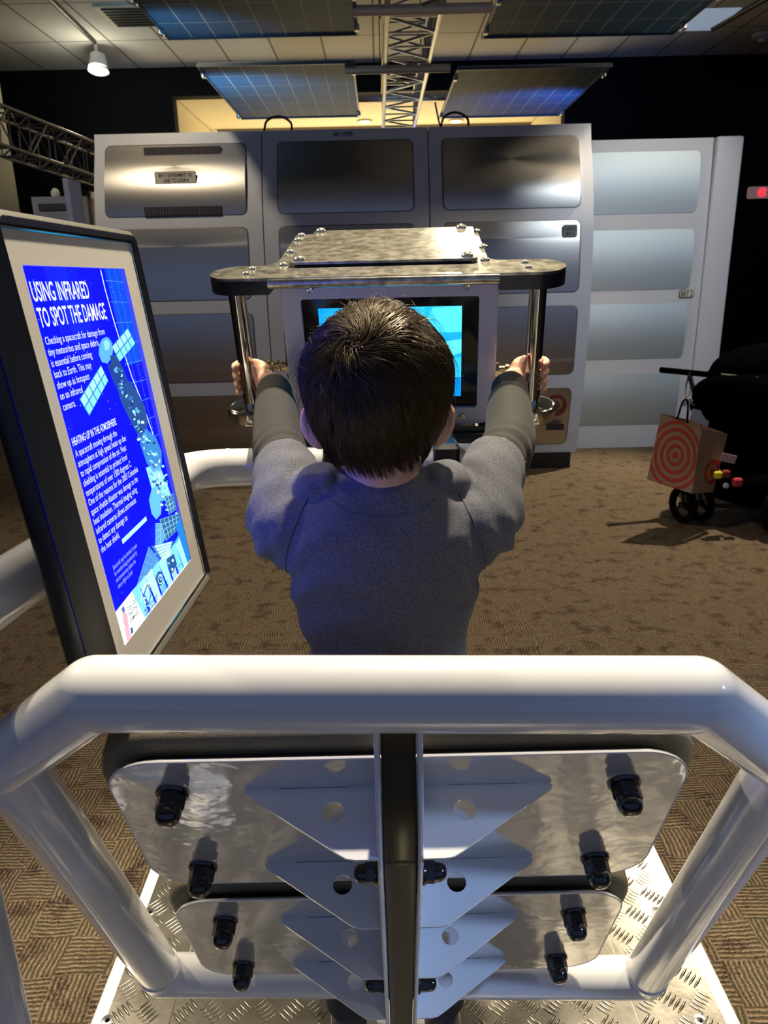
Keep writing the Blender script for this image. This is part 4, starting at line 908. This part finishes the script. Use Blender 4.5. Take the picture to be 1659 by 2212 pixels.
for sg in (-1, 1):
    S = V3(sg * 0.112, 0.866, 1.232)
    E_ = at(607, 955, 1.09) if sg < 0 else at(1093, 950, 1.075)
    Wp = at(592, 838, 1.29) if sg < 0 else at(1101, 832, 1.25)
    ARM[sg] = (S, E_, Wp)
    R0 = rodpt(sg, 0.128); inn = DU * (-sg); awy = -DN; upx = -DV
    palm = R0 + inn * 0.030 - awy * 0.004 - upx * 0.002
    B.tube(spline([V3(sg * 0.092, 0.866, 1.205), (S + E_) / 2 + V3(sg * .003, 0, 0), E_, (E_ + Wp) / 2, Wp], 6), list(np.interp(np.linspace(0, 1, 25), [0, .5, .75, 1], [0.024, 0.026, 0.027, 0.0205])), 18)
    B.tube([Wp, (Wp + palm) / 2 + inn * 0.003, palm], [0.0205, 0.0205, 0.019], 16)
    B.ell(palm, (0.0135, 0.027, 0.031), (inn, awy, upx))
    for k, (hh, ext, rr_) in enumerate(((0.0235, 218, 0.0072), (0.0080, 228, 0.0075), (-0.0075, 224, 0.0071), (-0.0220, 212, 0.0062))):
        pts = [palm + upx * hh * 0.95 + awy * 0.010]
        for a_ in np.linspace(28, ext, 9):
            t = math.radians(a_); rad = 0.0235 + 0.0015 * math.sin(math.radians(a_ * 3))
            pts.append(R0 + upx * (hh * 1.05 - 0.002) + inn * rad * math.cos(t) + awy * rad * math.sin(t))
        B.tube(pts, [rr_ * 1.15] + list(np.linspace(rr_ * 1.1, rr_ * 0.88, 9)), 10); B.ell(pts[-1], (rr_ * 0.9,) * 3, n=10, m=6)
    tp_s = [palm - awy * 0.020 - upx * 0.012, palm - awy * 0.022 + upx * 0.006 - inn * 0.003, palm - awy * 0.017 + upx * 0.023 - inn * 0.008, palm - awy * 0.010 + upx * 0.037 - inn * 0.012]
    B.tube(spline(tp_s, 4), list(np.linspace(0.0105, 0.0070, 13)), 10); B.ell(tp_s[-1], (0.0070,) * 3, n=10, m=6)
    hp, kn, an = V3(sg * 0.048, 0.905, 0.77), V3(sg * 0.072, 1.02, 0.48), V3(sg * 0.085, 1.055, 0.19)
    B.tube([hp, kn, an, V3(sg * 0.09, 1.11, 0.155)], [0.060, 0.042, 0.027, 0.022], 18)
body = fuse(B, 'body', m_skin, kid, 0.0030, 3, factor=0.5)
for sg in (-1, 1):
    e_ = G().ell(HC + V3(sg * 0.030, 0.085, -0.012), (0.011, 0.009, 0.009), n=16, m=10).build('eye', mat('eye_white', (0.8, 0.8, 0.8), 0.2) if sg < 0 else bpy.data.materials['eye_white'], kid)
    G().ell(HC + V3(sg * 0.030, 0.0925, -0.012), (0.0045, 0.002, 0.0045), n=12, m=6).build('iris', m_black, e_)
    G().tube([HC + V3(sg * (0.018 + 0.006 * k), 0.092 - 0.002 * k, 0.006 + 0.001 * math.sin(k)) for k in range(5)], 0.0022, 6).build('eyebrow', m_cap, kid)
G().tube([HC + V3(x, 0.092 - abs(x) * 0.3, -0.062) for x in np.linspace(-0.018, 0.018, 7)], [0.001, 0.003, 0.0038, 0.0034, 0.0038, 0.003, 0.001], 8).build('mouth', mat('lips', (0.45, 0.14, 0.12), 0.4), kid)
# shirt
TS = G()
sec = [(1.283, 0.872, 0.046, 0.044), (1.266, 0.866, 0.070, 0.054), (1.245, 0.862, 0.102, 0.062), (1.215, 0.858, 0.122, 0.073), (1.17, 0.852, 0.122, 0.080), (1.12, 0.852, 0.113, 0.079), (1.05, 0.856, 0.1035, 0.074), (0.97, 0.868, 0.100, 0.072), (0.88, 0.890, 0.104, 0.074), (0.80, 0.900, 0.108, 0.080)]
rows = []
for z, y, rx, ry in sec:
    rows.append([V3(rx * np.sign(math.cos(t)) * abs(math.cos(t)) ** 0.85, y + ry * np.sign(math.sin(t)) * abs(math.sin(t)) ** 0.9, z) for t in np.linspace(0, 2 * PI, 40, endpoint=False)])
TS.grid(rows, closed_u=True, cap=True)
for sg in (-1, 1):
    S, E_, Wp = ARM[sg]; d = (E_ - S)
    q0 = V3(sg * 0.085, 0.858, 1.205); q1 = V3(sg * 0.124, 0.872, 1.208); q2 = S + d * 0.30 + V3(sg * 0.004, 0, -0.004); q3 = S + d * 0.60
    TS.tube(spline([q0, q1, q2, q3], 6), list(np.interp(np.linspace(0, 1, 19), [0, .35, .7, 1], [0.047, 0.046, 0.044, 0.0435])), 24)
    TS.ell(V3(sg * 0.078 - 0.002, 0.882, 1.262), (0.032, 0.045, 0.024)); TS.ell(V3(sg * 0.066 - 0.002, 0.868, 1.270), (0.018, 0.034, 0.015))
TS.tube([V3(0.052 * math.cos(t) - 0.001, 0.868 + 0.046 * math.sin(t), 1.272 + 0.006 * math.sin(t)) for t in np.linspace(0, 2 * PI, 40)], 0.0065, 8, cap=False)
def folds(co, nr):
    x, y, z = co.T; out = np.zeros(len(co)); ax = np.abs(x)
    sl = smstep(0.085, 0.125, ax) * smstep(1.13, 1.19, z)
    out += sl * 0.0010 * np.sin((y - 0.9) * 120 + ax * 90 + np.sin(x * 60 + z * 40) * 1.4)
    out += sl * 0.0008 * np.sin(ax * 120 + z * 90 + y * 60)
    lo = smstep(1.14, 1.02, z)
    out += lo * 0.0038 * np.sin(z * 70 + x * 45 * np.sign(x) + 1.0) * smstep(0.02, 0.09, ax)
    out += 0.0024 * np.sin(x * 50 + z * 34) * smstep(1.22, 1.10, z) + 0.0012 * np.sin(z * 110 + np.sin(x * 40) * 2) * (1 - sl)
    arm = smstep(1.235, 1.19, z) * smstep(1.10, 1.15, z) * smstep(0.07, 0.10, ax)
    out += arm * 0.0028 * np.sin((z * 0.8 + ax) * 150)
    return co + nr * out[:, None]
shirt = fuse(TS, 'shirt', m_shirt, kid, 0.0034, 5, folds, 0.5)
def surf_line(pts, name, r, mt, parent, target):
    """lay a thin seam on the target mesh below the given points (rays from behind)"""
    dg = bpy.context.evaluated_depsgraph_get(); base = rootloc(kid); out = []
    for p in pts:
        ok, loc, n_, _ = target.ray_cast(Vector(V3(p[0], p[1], p[2]) - base), Vector((0, 1, -0.0)))
        if ok: out.append(np.array(loc) + base + np.array(n_) * r * 0.4)
    if len(out) > 3: G().tube(out, r, 6).build(name, mt, parent)
m_seamc = mat('shirt_seam', (0.085, 0.10, 0.15), 0.9)
surf_line([(0.062 * math.sin(t), 0.6, 1.262 - 0.020 * math.cos(t)) for t in np.linspace(-1.25, 1.25, 26)], 'neck_seam', 0.0011, m_seamc, shirt, shirt)
for sg in (-1, 1):
    surf_line([(sg * (0.090 + 0.012 * math.sin(t * 2.6) + 0.024 * t), 0.6, 1.255 - 0.10 * t) for t in np.linspace(0, 1, 22)], 'shoulder_seam', 0.0011, m_seamc, shirt, shirt)
# rib knit sleeves
for sg in (-1, 1):
    S, E_, Wp = ARM[sg]; d1 = E_ - S
    path = spline([S + d1 * 0.42, E_ + V3(sg * 0.004, 0, -0.006), (E_ + Wp) / 2 + V3(sg * 0.002, 0, -0.003), Wp - (Wp - E_) * 0.02], 26)
    k = len(path); rows = []; nn = 112
    T_ = [(path[min(i + 1, k - 1)] - path[max(i - 1, 0)]) for i in range(k)]; a = V3(1, 0, 0)
    for i in range(k):
        t = i / (k - 1); tt = T_[i] / np.linalg.norm(T_[i]); a = a - tt * (a @ tt); a /= np.linalg.norm(a); b = np.cross(tt, a)
        R_ = np.interp(t, [0, 0.15, 0.35, 0.6, 0.80, 0.84, 0.97, 1.0], [0.037, 0.0385, 0.0380, 0.0360, 0.0335, 0.0300, 0.0300, 0.0275])
        fold = 0.0022 * math.exp(-((t - 0.16) / 0.11) ** 2) + 0.0001 * (1 - smstep(0.75, 0.84, t)); cuff = 0.35 if t > 0.84 else 1.0
        ring = []
        for j in range(nn):
            an = 2 * PI * j / nn; f_ = fold * math.sin(t * 62 + 1.3 * math.sin(an + sg) + 0.6 * math.sin(2 * an)) ; rib = 0.0005 * (1 if j % 2 else -1)
            ring.append(path[i] + (R_ + f_ * 1.0 + rib) * (a * math.cos(an) + b * math.sin(an)))
        rows.append(ring)
    rows.append([Wp + (p - Wp) * 0.80 + 0 for p in rows[-1]])
    G().grid(rows, closed_u=True).build('knit_sleeve', m_knit, kid, angle=180)
# trousers and shoes
TR_ = G(); TR_.ell((0, 0.905, 0.79), (0.100, 0.078, 0.085))
for sg in (-1, 1): TR_.tube([V3(sg * 0.050, 0.905, 0.80), V3(sg * 0.060, 0.965, 0.64), V3(sg * 0.074, 1.022, 0.48), V3(sg * 0.086, 1.052, 0.20)], [0.072, 0.066, 0.054, 0.046], 22)
fuse(TR_, 'trousers', m_trouser, kid, 0.006, 4)
for sg in (-1, 1):
    SH = G(); SH.ell((sg * 0.088, 1.075, ZP + 0.038), (0.034, 0.045, 0.036)); SH.ell((sg * 0.093, 1.145, ZP + 0.026), (0.037, 0.062, 0.024)); SH.box((sg * 0.09, 1.11, ZP + 0.013), (0.068, 0.18, 0.022), bev=0.006)
    so = fuse(SH, 'shoe', m_shoe, kid, 0.0035, 3)
    G().box((sg * 0.09, 1.112, ZP + 0.0085), (0.070, 0.185, 0.012), bev=0.004).build('sole', m_bezel, so)
# hair: under layer and strands growing from the crown whorl
def hairline(phi):   # lowest polar angle of hair around the head; phi = angle of (x, y)
    s = math.sin(phi)   # +1 front, -1 back
    return np.interp(s, [-1, -0.55, -0.1, 0.25, 0.6, 1.0], [2.50, 2.34, 2.00, 1.75, 1.30, 1.02])
rows = []
for i in range(26):
    rows.append([])
    for p in np.linspace(0, 2 * PI, 64, endpoint=False):
        t = 0.02 + (hairline(p) - 0.02) * i / 25; n_ = np.array([[math.sin(t) * math.cos(p), math.sin(t) * math.sin(p), math.cos(t)]])
        rows[-1].append(headP(n_, -0.004 - (0.003 if i == 25 else 0))[0])
hair = G().grid(rows, closed_u=True, cap=True).build('hair', m_cap, kid, angle=180)
hair_rng = np.random.default_rng(11)
wh = np.array([-0.0235, -0.062, 0.050]); wh /= np.linalg.norm(wh)
def field(n):
    d = n - wh; dist = np.linalg.norm(d, axis=1, keepdims=True); d = d - n * np.sum(d * n, 1, keepdims=True); d = nrm(d)
    sw = np.cross(n, d); g_ = np.array([0, 0, -1.0]) - n * (-n[:, 2:3]); g_ = g_
    side = np.zeros_like(n); side[:, 0] = np.sign(n[:, 0]) * 0.0
    f = d * 1.0 + sw * (0.75 * np.exp(-(dist / 0.45) ** 2) + 0.22) + g_ * np.clip(dist * 0.9, 0, 1.3) * (n[:, 2:3] < 0.75)
    return nrm(f)
def grow(n, L, steps, lift0, lift1, jit):
    n = nrm(n); P = []
    for k in range(steps):
        t = k / (steps - 1); off = lift0 + (lift1 - lift0) * np.sin(np.minimum(t * 1.25, 1) * PI / 2)
        P.append(headP(n, off))
        f = field(n) + jit; f = f - n * np.sum(f * n, 1, keepdims=True)
        n = nrm(n + f * (L / (steps - 1) / 0.088)[:, None])
    return np.stack(P, 1), n
def roots(k):
    out = []
    while len(out) < k:
        v = hair_rng.normal(size=3); v /= np.linalg.norm(v); ph = math.atan2(v[1], v[0])
        if math.acos(v[2]) < hairline(ph) - 0.10: out.append(v)
    return np.array(out)
def strands(nc, per, Lr, lift, jitc, jits, rad, clump, steps=9):
    gr = roots(nc); Lg = hair_rng.uniform(*Lr, nc); jg = hair_rng.normal(size=(nc, 3)) * jitc
    lf = lift * hair_rng.uniform(0.45, 1.35, nc)
    GP, _ = grow(gr, Lg, steps, 0.0 * lf, lf, jg)
    idx = np.repeat(np.arange(nc), per); k = nc * per
    r0 = nrm(gr[idx] + hair_rng.normal(size=(k, 3)) * 0.045)
    P, _ = grow(r0, Lg[idx] * hair_rng.uniform(0.75, 1.15, k), steps, 0.0 * lf[idx], lf[idx] * hair_rng.uniform(0.6, 1.25, k), jg[idx] + hair_rng.normal(size=(k, 3)) * jits)
    t = np.linspace(0, 1, steps)[None, :, None]; cl = clump * t ** 0.8
    P = P * (1 - cl) + GP[idx] * cl + hair_rng.normal(size=(k, 1, 3)) * 0.0007 * t
    keep = P[:, :, 2].min(1) > 1.280
    P = P[keep]; k = len(P)
    T = np.gradient(P, axis=1); T /= np.linalg.norm(T, axis=2, keepdims=True) + 1e-12
    c = (P - HC); c /= np.linalg.norm(c, axis=2, keepdims=True); a = np.cross(T, c); a /= np.linalg.norm(a, axis=2, keepdims=True) + 1e-12; b = np.cross(T, a)
    w = (rad * (1 - 0.75 * np.linspace(0, 1, steps) ** 2))[None, :, None]
    rings = np.stack([P + w * (a * math.cos(q) + b * math.sin(q)) for q in (0, 2 * PI / 3, 4 * PI / 3)], 2)   # k,steps,3,3
    V = rings.reshape(-1, 3); base = (np.arange(k) * steps * 3)[:, None, None]
    i_ = (np.arange(steps - 1) * 3)[None, :, None]; j_ = np.arange(3)[None, None, :]; j2 = (j_ + 1) % 3
    F_ = np.stack([base + i_ + j_, base + i_ + j2, base + i_ + 3 + j2, base + i_ + 3 + j_], -1).reshape(-1, 4)
    return V, F_
def strand_mesh(name, V, F_, parent):
    me = bpy.data.meshes.new(name); V = V - rootloc(parent)
    me.vertices.add(len(V)); me.vertices.foreach_set('co', V.ravel()); me.loops.add(F_.size); me.loops.foreach_set('vertex_index', F_.ravel())
    me.polygons.add(len(F_)); me.polygons.foreach_set('loop_start', np.arange(len(F_)) * 4); me.update(calc_edges=True); me.validate(); me.shade_smooth()
    me.materials.append(m_hair); o = bpy.data.objects.new(name, me); COL.objects.link(o); o.parent = parent; o['kind'] = 'stuff'; return o
V_, F_ = strands(1150, 17, (0.034, 0.056), 0.0052, 0.16, 0.05, 0.00046, 0.62)
strand_mesh('strands', V_, F_, hair)
V_, F_ = strands(260, 2, (0.030, 0.050), 0.013, 0.40, 0.25, 0.00022, 0.15)
strand_mesh('flyaway_strands', V_, F_, hair)
# ------------------------------------------------------------------ stroller, bag and its clutter
m_fab = mat('black_stroller_fabric', (0.0012, 0.0012, 0.0014), 0.9, spec=0.0, bump=(200, 0.3, 0.001))
m_tube = mat('dark_stroller_tube', (0.015, 0.014, 0.012), 0.5, 0.0)
m_tyre = mat('tyre_rubber', (0.006, 0.006, 0.006), 0.7, spec=0.05)
SW = on_z(1490, 1128, 0.0)   # contact of the small wheel
st = empty('stroller', (SW[0] + 0.45, SW[1] + 0.15, 0), 'black baby stroller parked at the right edge with a paper bag hanging on it', 'stroller')
def wheel(c, ax, R_, w_, parent):
    ax = np.array(ax, float); ax /= np.linalg.norm(ax); c = np.array(c, float)
    o = G()
    prof = [(R_ * 0.68, 0), (R_ * 0.93, 0.001), (R_, w_ * 0.25), (R_, w_ * 0.75), (R_ * 0.93, w_ - 0.001), (R_ * 0.68, w_)]
    a = np.cross(ax, V3(0, 0, 1)); a /= np.linalg.norm(a); b = np.cross(ax, a)
    rows = [[c + ax * (h - w_ / 2) + r * (a * math.cos(t) + b * math.sin(t)) for t in np.linspace(0, 2 * PI, 40, endpoint=False)] for r, h in prof]
    o.grid(rows, closed_u=True, closed_v=True); wo = o.build('wheel', m_tyre, parent)
    h_ = G().lathe(c - ax * w_ * 0.6, ax, [(R_ * 0.18, 0), (R_ * 0.18, w_ * 1.2)], 16)
    for k in range(3):
        t = 2 * PI * k / 3 + 0.4; d = a * math.cos(t) + b * math.sin(t); h_.tube([c + d * R_ * 0.1, c + d * R_ * 0.85], R_ * 0.09, 8)
    h_.build('hub', m_tube, wo)
    return wo
h0 = at(1427, 799, 4.72); h1 = at(1800, 835, 4.95)
fwd = V3(0.78, 0.62, 0); fwd /= np.linalg.norm(fwd)
hb = h1 - h0; hbd = hb / np.linalg.norm(hb)
G().tube([h0, h0 + hbd * 0.42], 0.019, 14).build('handle_grip', m_fab, st); G().tube([h0 + hbd * 0.30, h0 + hbd * 1.02], 0.015, 12).build('handle_bar', m_tube, st)
j0, j1 = h0 + hbd * 0.20, h0 + hbd * 0.92
g = G()
for j in (j0, j1):
    lowp = V3(j[0] + 0.16, j[1] + 0.02, 0.50); g.tube(fillet([j, j + V3(0.06, 0.0, -0.16), lowp, lowp + V3(-0.08, -0.02, -0.30)], 0.05, 5), 0.015, 10)
    g.tube([lowp, lowp + V3(0.35, 0.15, -0.36)], 0.014, 10)
g.build('side_frame', m_tube, st)
wc = V3(SW[0], SW[1], 0.118)
wheel(wc + V3(-0.055, 0.0, 0), (0.95, 0.32, 0), 0.118, 0.035, st); wheel(wc + V3(0.065, 0.03, 0), (0.95, 0.32, 0), 0.118, 0.035, st)
G().tube(fillet([wc + V3(-0.06, 0, 0), wc + V3(0.07, 0.035, 0)], .02), 0.02, 10).build('axle', m_tube, st)
G().tube(fillet([wc + V3(0.005, 0.015, 0.0), wc + V3(0.005, 0.03, 0.19), V3(wc[0] + 0.16, wc[1] + 0.08, 0.42)], 0.04), 0.022, 10).build('fork', m_tube, st)
rw = on_z(1672, 1150, 0.0); wheel(V3(rw[0], rw[1], 0.145), (0.55, -0.83, 0), 0.145, 0.05, st)
wheel(V3(rw[0] + 0.35, rw[1] + 0.75, 0.145), (0.55, -0.83, 0), 0.145, 0.05, st)
c1 = on_z(1440 + 95, 1090, 0.11); G().tube([wc + V3(0.1, 0.06, -0.03), V3(rw[0], rw[1] + 0.06, 0.15)], 0.014, 10).build('lower_bar', m_tube, st)
# fabric seat body seen from behind: one sagging shell
def sec_(px_, py_, d): return at(px_, py_, d)
FB = G()
for (cx_, cy2, d_, rx, ry, rz) in ((1590, 870, 4.80, 0.30, 0.20, 0.18), (1620, 960, 4.80, 0.27, 0.22, 0.22), (1650, 1040, 4.75, 0.26, 0.20, 0.14), (1555, 850, 4.72, 0.18, 0.12, 0.12), (1640, 900, 5.0, 0.35, 0.3, 0.3)):
    FB.ell(at(cx_, cy2, d_), (rx, ry, rz))
fuse(FB, 'fabric_seat', m_fab, st, 0.02, 6)
CN = G(); cc = at(1665, 805, 5.15)
rows = []
for t in np.linspace(0.05, PI * 0.62, 14):
    rows.append([cc + V3(0.40 * math.cos(p) * math.sin(t) - 0.02, 0.30 * math.sin(p) * math.sin(t), 0.215 * math.cos(t) - 0.01) for p in np.linspace(0, 2 * PI, 28, endpoint=False)])
CN.grid(rows, closed_u=True, cap=True); CN.build('canopy', m_fab, st)
G().tube([cc + V3(0.41 * math.cos(p) - 0.02, 0.31 * math.sin(p), 0.0) for p in np.linspace(0, 2 * PI, 30)], 0.010, 6).build('canopy_piping', m_tube, st)
bk = at(1640, 1050, 4.6); G().box(bk, (0.50, 0.34, 0.16), (V3(.9, .43, 0), V3(-.43, .9, 0), V3(0, 0, 1)), bev=0.03).build('basket', m_fab, st)
# white card under the bar, clip and keys on the strap
sp0 = h0 + hbd * 0.20
tag(G().tube(spline([sp0 + V3(0, -0.02, 0.01), sp0 + V3(-0.03, -0.05, -0.08), sp0 + V3(-0.02, -0.06, -0.16), sp0 + V3(0.05, -0.06, -0.20), sp0 + V3(0.03, -0.05, -0.11), sp0 + V3(0.01, -0.03, -0.02)], 8), 0.006, 8).build('carabiner', m_steel), 'shiny metal clip hanging from the stroller handle above the paper bag', 'clip')
q = at(1484, 868, 4.62)
tag(G().box(q, (0.07, 0.012, 0.035), (V3(.85, 0, .5), V3(0, 1, 0), V3(-.5, 0, .85)), bev=0.004).build('key_tag', m_module, loc=q), 'small white tag hanging beside the metal clip on the stroller', 'tag')
q = at(1512, 905, 4.75)
tag(G().box(q, (0.13, 0.01, 0.11), (V3(.97, 0, -.2), V3(0, 1, 0), V3(.2, 0, .97))).build('paper_sheet', mat('white_paper', (0.6, 0.65, 0.7), 0.6), loc=q, smooth=False), 'white sheet of paper tucked behind the top of the paper bag', 'paper')
for i, (x, y, c_, s_, lab, nm) in enumerate(((1551, 1026, (0.75, 0.70, 0.02), 0.024, 'small yellow toy at the edge of the stroller basket', 'toy_block'), (1568, 1049, (0.5, 0.55, 0.6), 0.018, 'small pale round object below the yellow one in the stroller basket', 'toy_ball'), (1593, 1042, (0.5, 0.02, 0.03), 0.028, 'bright red object at the right in the stroller basket', 'toy_block'), (1568, 1024, (0.20, 0.01, 0.015), 0.026, 'dark red object beside the yellow one in the stroller basket', 'toy_block'))):
    q = at(x, y, 4.40)
    gg = G().ell(q, (s_, s_, s_)) if 'ball' in nm else G().box(q, (s_ * 2, s_ * 1.4, s_ * 1.8), bev=0.008)
    tag(gg.build(nm, mat('toy_colour', c_, 0.4), loc=q), lab, 'toy')
q = at(1573, 990, 4.45)
tag(G().box(q, (0.10, 0.01, 0.05), (V3(.95, .1, -.25), V3(-.1, 1, 0), V3(.25, 0, .95))).build('folded_card', mat('pinkish_card', (0.45, 0.36, 0.34), 0.6), loc=q, smooth=False), 'pale pink folded card sticking out beside the paper bag', 'card')
# paper bag with red rings
BGD = 4.42
f0, f1, f2, f3 = at(1428, 893, BGD + .02), at(1516, 926, BGD - .06), at(1494, 1066, BGD - .06), at(1397, 1036, BGD + .02)   # wide ringed face
s1_, s2_ = at(1572, 938, BGD + .10), at(1541, 1062, BGD + .10)
bag = empty('paper_bag', (f2 + f3) / 2, 'brown paper shopping bag with red bullseye rings hanging on the stroller', 'bag')
m_kraft = mat('kraft_paper', (0.34, 0.22, 0.12), 0.7, var=((0.40, 0.26, 0.15), 12, (1, 1, 1)), bump=(14, 0.6, 0.012))
bk_ = s1_ - f1; bk2 = s2_ - f2
def bil(a, b, c, d, s, t): return (a * (1 - s) + b * s) * (1 - t) + (d * (1 - s) + c * s) * t
g = G(); n_ = 12
def crease(p, s, t, k): return p + V3(0, -1, 0) * (0.010 * math.sin(s * 5 + t * 7 + k) * t + 0.012 * math.sin(PI * s) * math.sin(PI * t))
for (a, b, c, d, k) in ((f0, f1, f2, f3, 0.0), (f1, s1_, s2_, f2, 2.0), (s1_, f0 + bk, f3 + bk2, s2_, 0.5) if False else (s1_, f0 + bk_, f3 + bk2, s2_, 4.0), (f0 + bk_, f0, f3, f3 + bk2, 1.0)):
    g.grid([[bil(a, b, c, d, s, t) + V3(0, -1, 0) * 0.008 * math.sin(PI * s) * math.sin(PI * t * 2 + k) for s in np.linspace(0, 1, n_)] for t in np.linspace(0, 1, n_)])
g.add([f3, f2, s2_, f3 + bk2], [(0, 1, 2, 3)])
g.build('bag_body', m_kraft, bag, angle=50)
m_redp = mat('red_print', (0.48, 0.045, 0.02), 0.6)
def rings(a, b, c, d, cx_, cy_, radii, asp, nm):
    g = G()
    for r0, r1 in radii:
        A0, A1 = [], []
        for t in np.linspace(0, 2 * PI, 48, endpoint=False):
            for L_, rr in ((A0, r0), (A1, r1)):
                s, tt = min(1, max(0, cx_ + rr * math.cos(t))), min(1, max(0, cy_ + rr * asp * math.sin(t)))
                L_.append(bil(a, b, c, d, s, tt) + V3(0, -1, 0) * (0.0025 + 0.008 * math.sin(PI * s) * math.sin(PI * tt * 2) if nm == 'big_rings' else 0.0035 + 0.008 * math.sin(PI * s) * math.sin(PI * tt * 2 + 2.0)))
        g.grid([A0, A1], closed_u=True)
    return g.build(nm, m_redp, bag, smooth=False)
rings(f0, f1, f2, f3, 0.50, 0.52, [(0.0, 0.07), (0.13, 0.20), (0.27, 0.34), (0.41, 0.48), (0.54, 0.60)], 0.86, 'big_rings')
rings(f1, s1_, s2_, f2, 0.74, 0.66, [(0.0, 0.10), (0.22, 0.33)], 0.62, 'small_rings')
for a, b in ((f0 * .6 + f1 * .4, f0 * .35 + f1 * .65),):
    top = at(1482, 868, 4.5); G().tube(spline([a, top + V3(-0.02, 0, 0), top + V3(0.01, 0, 0), b], 6), 0.006, 6).build('bag_handle', m_fab, bag)
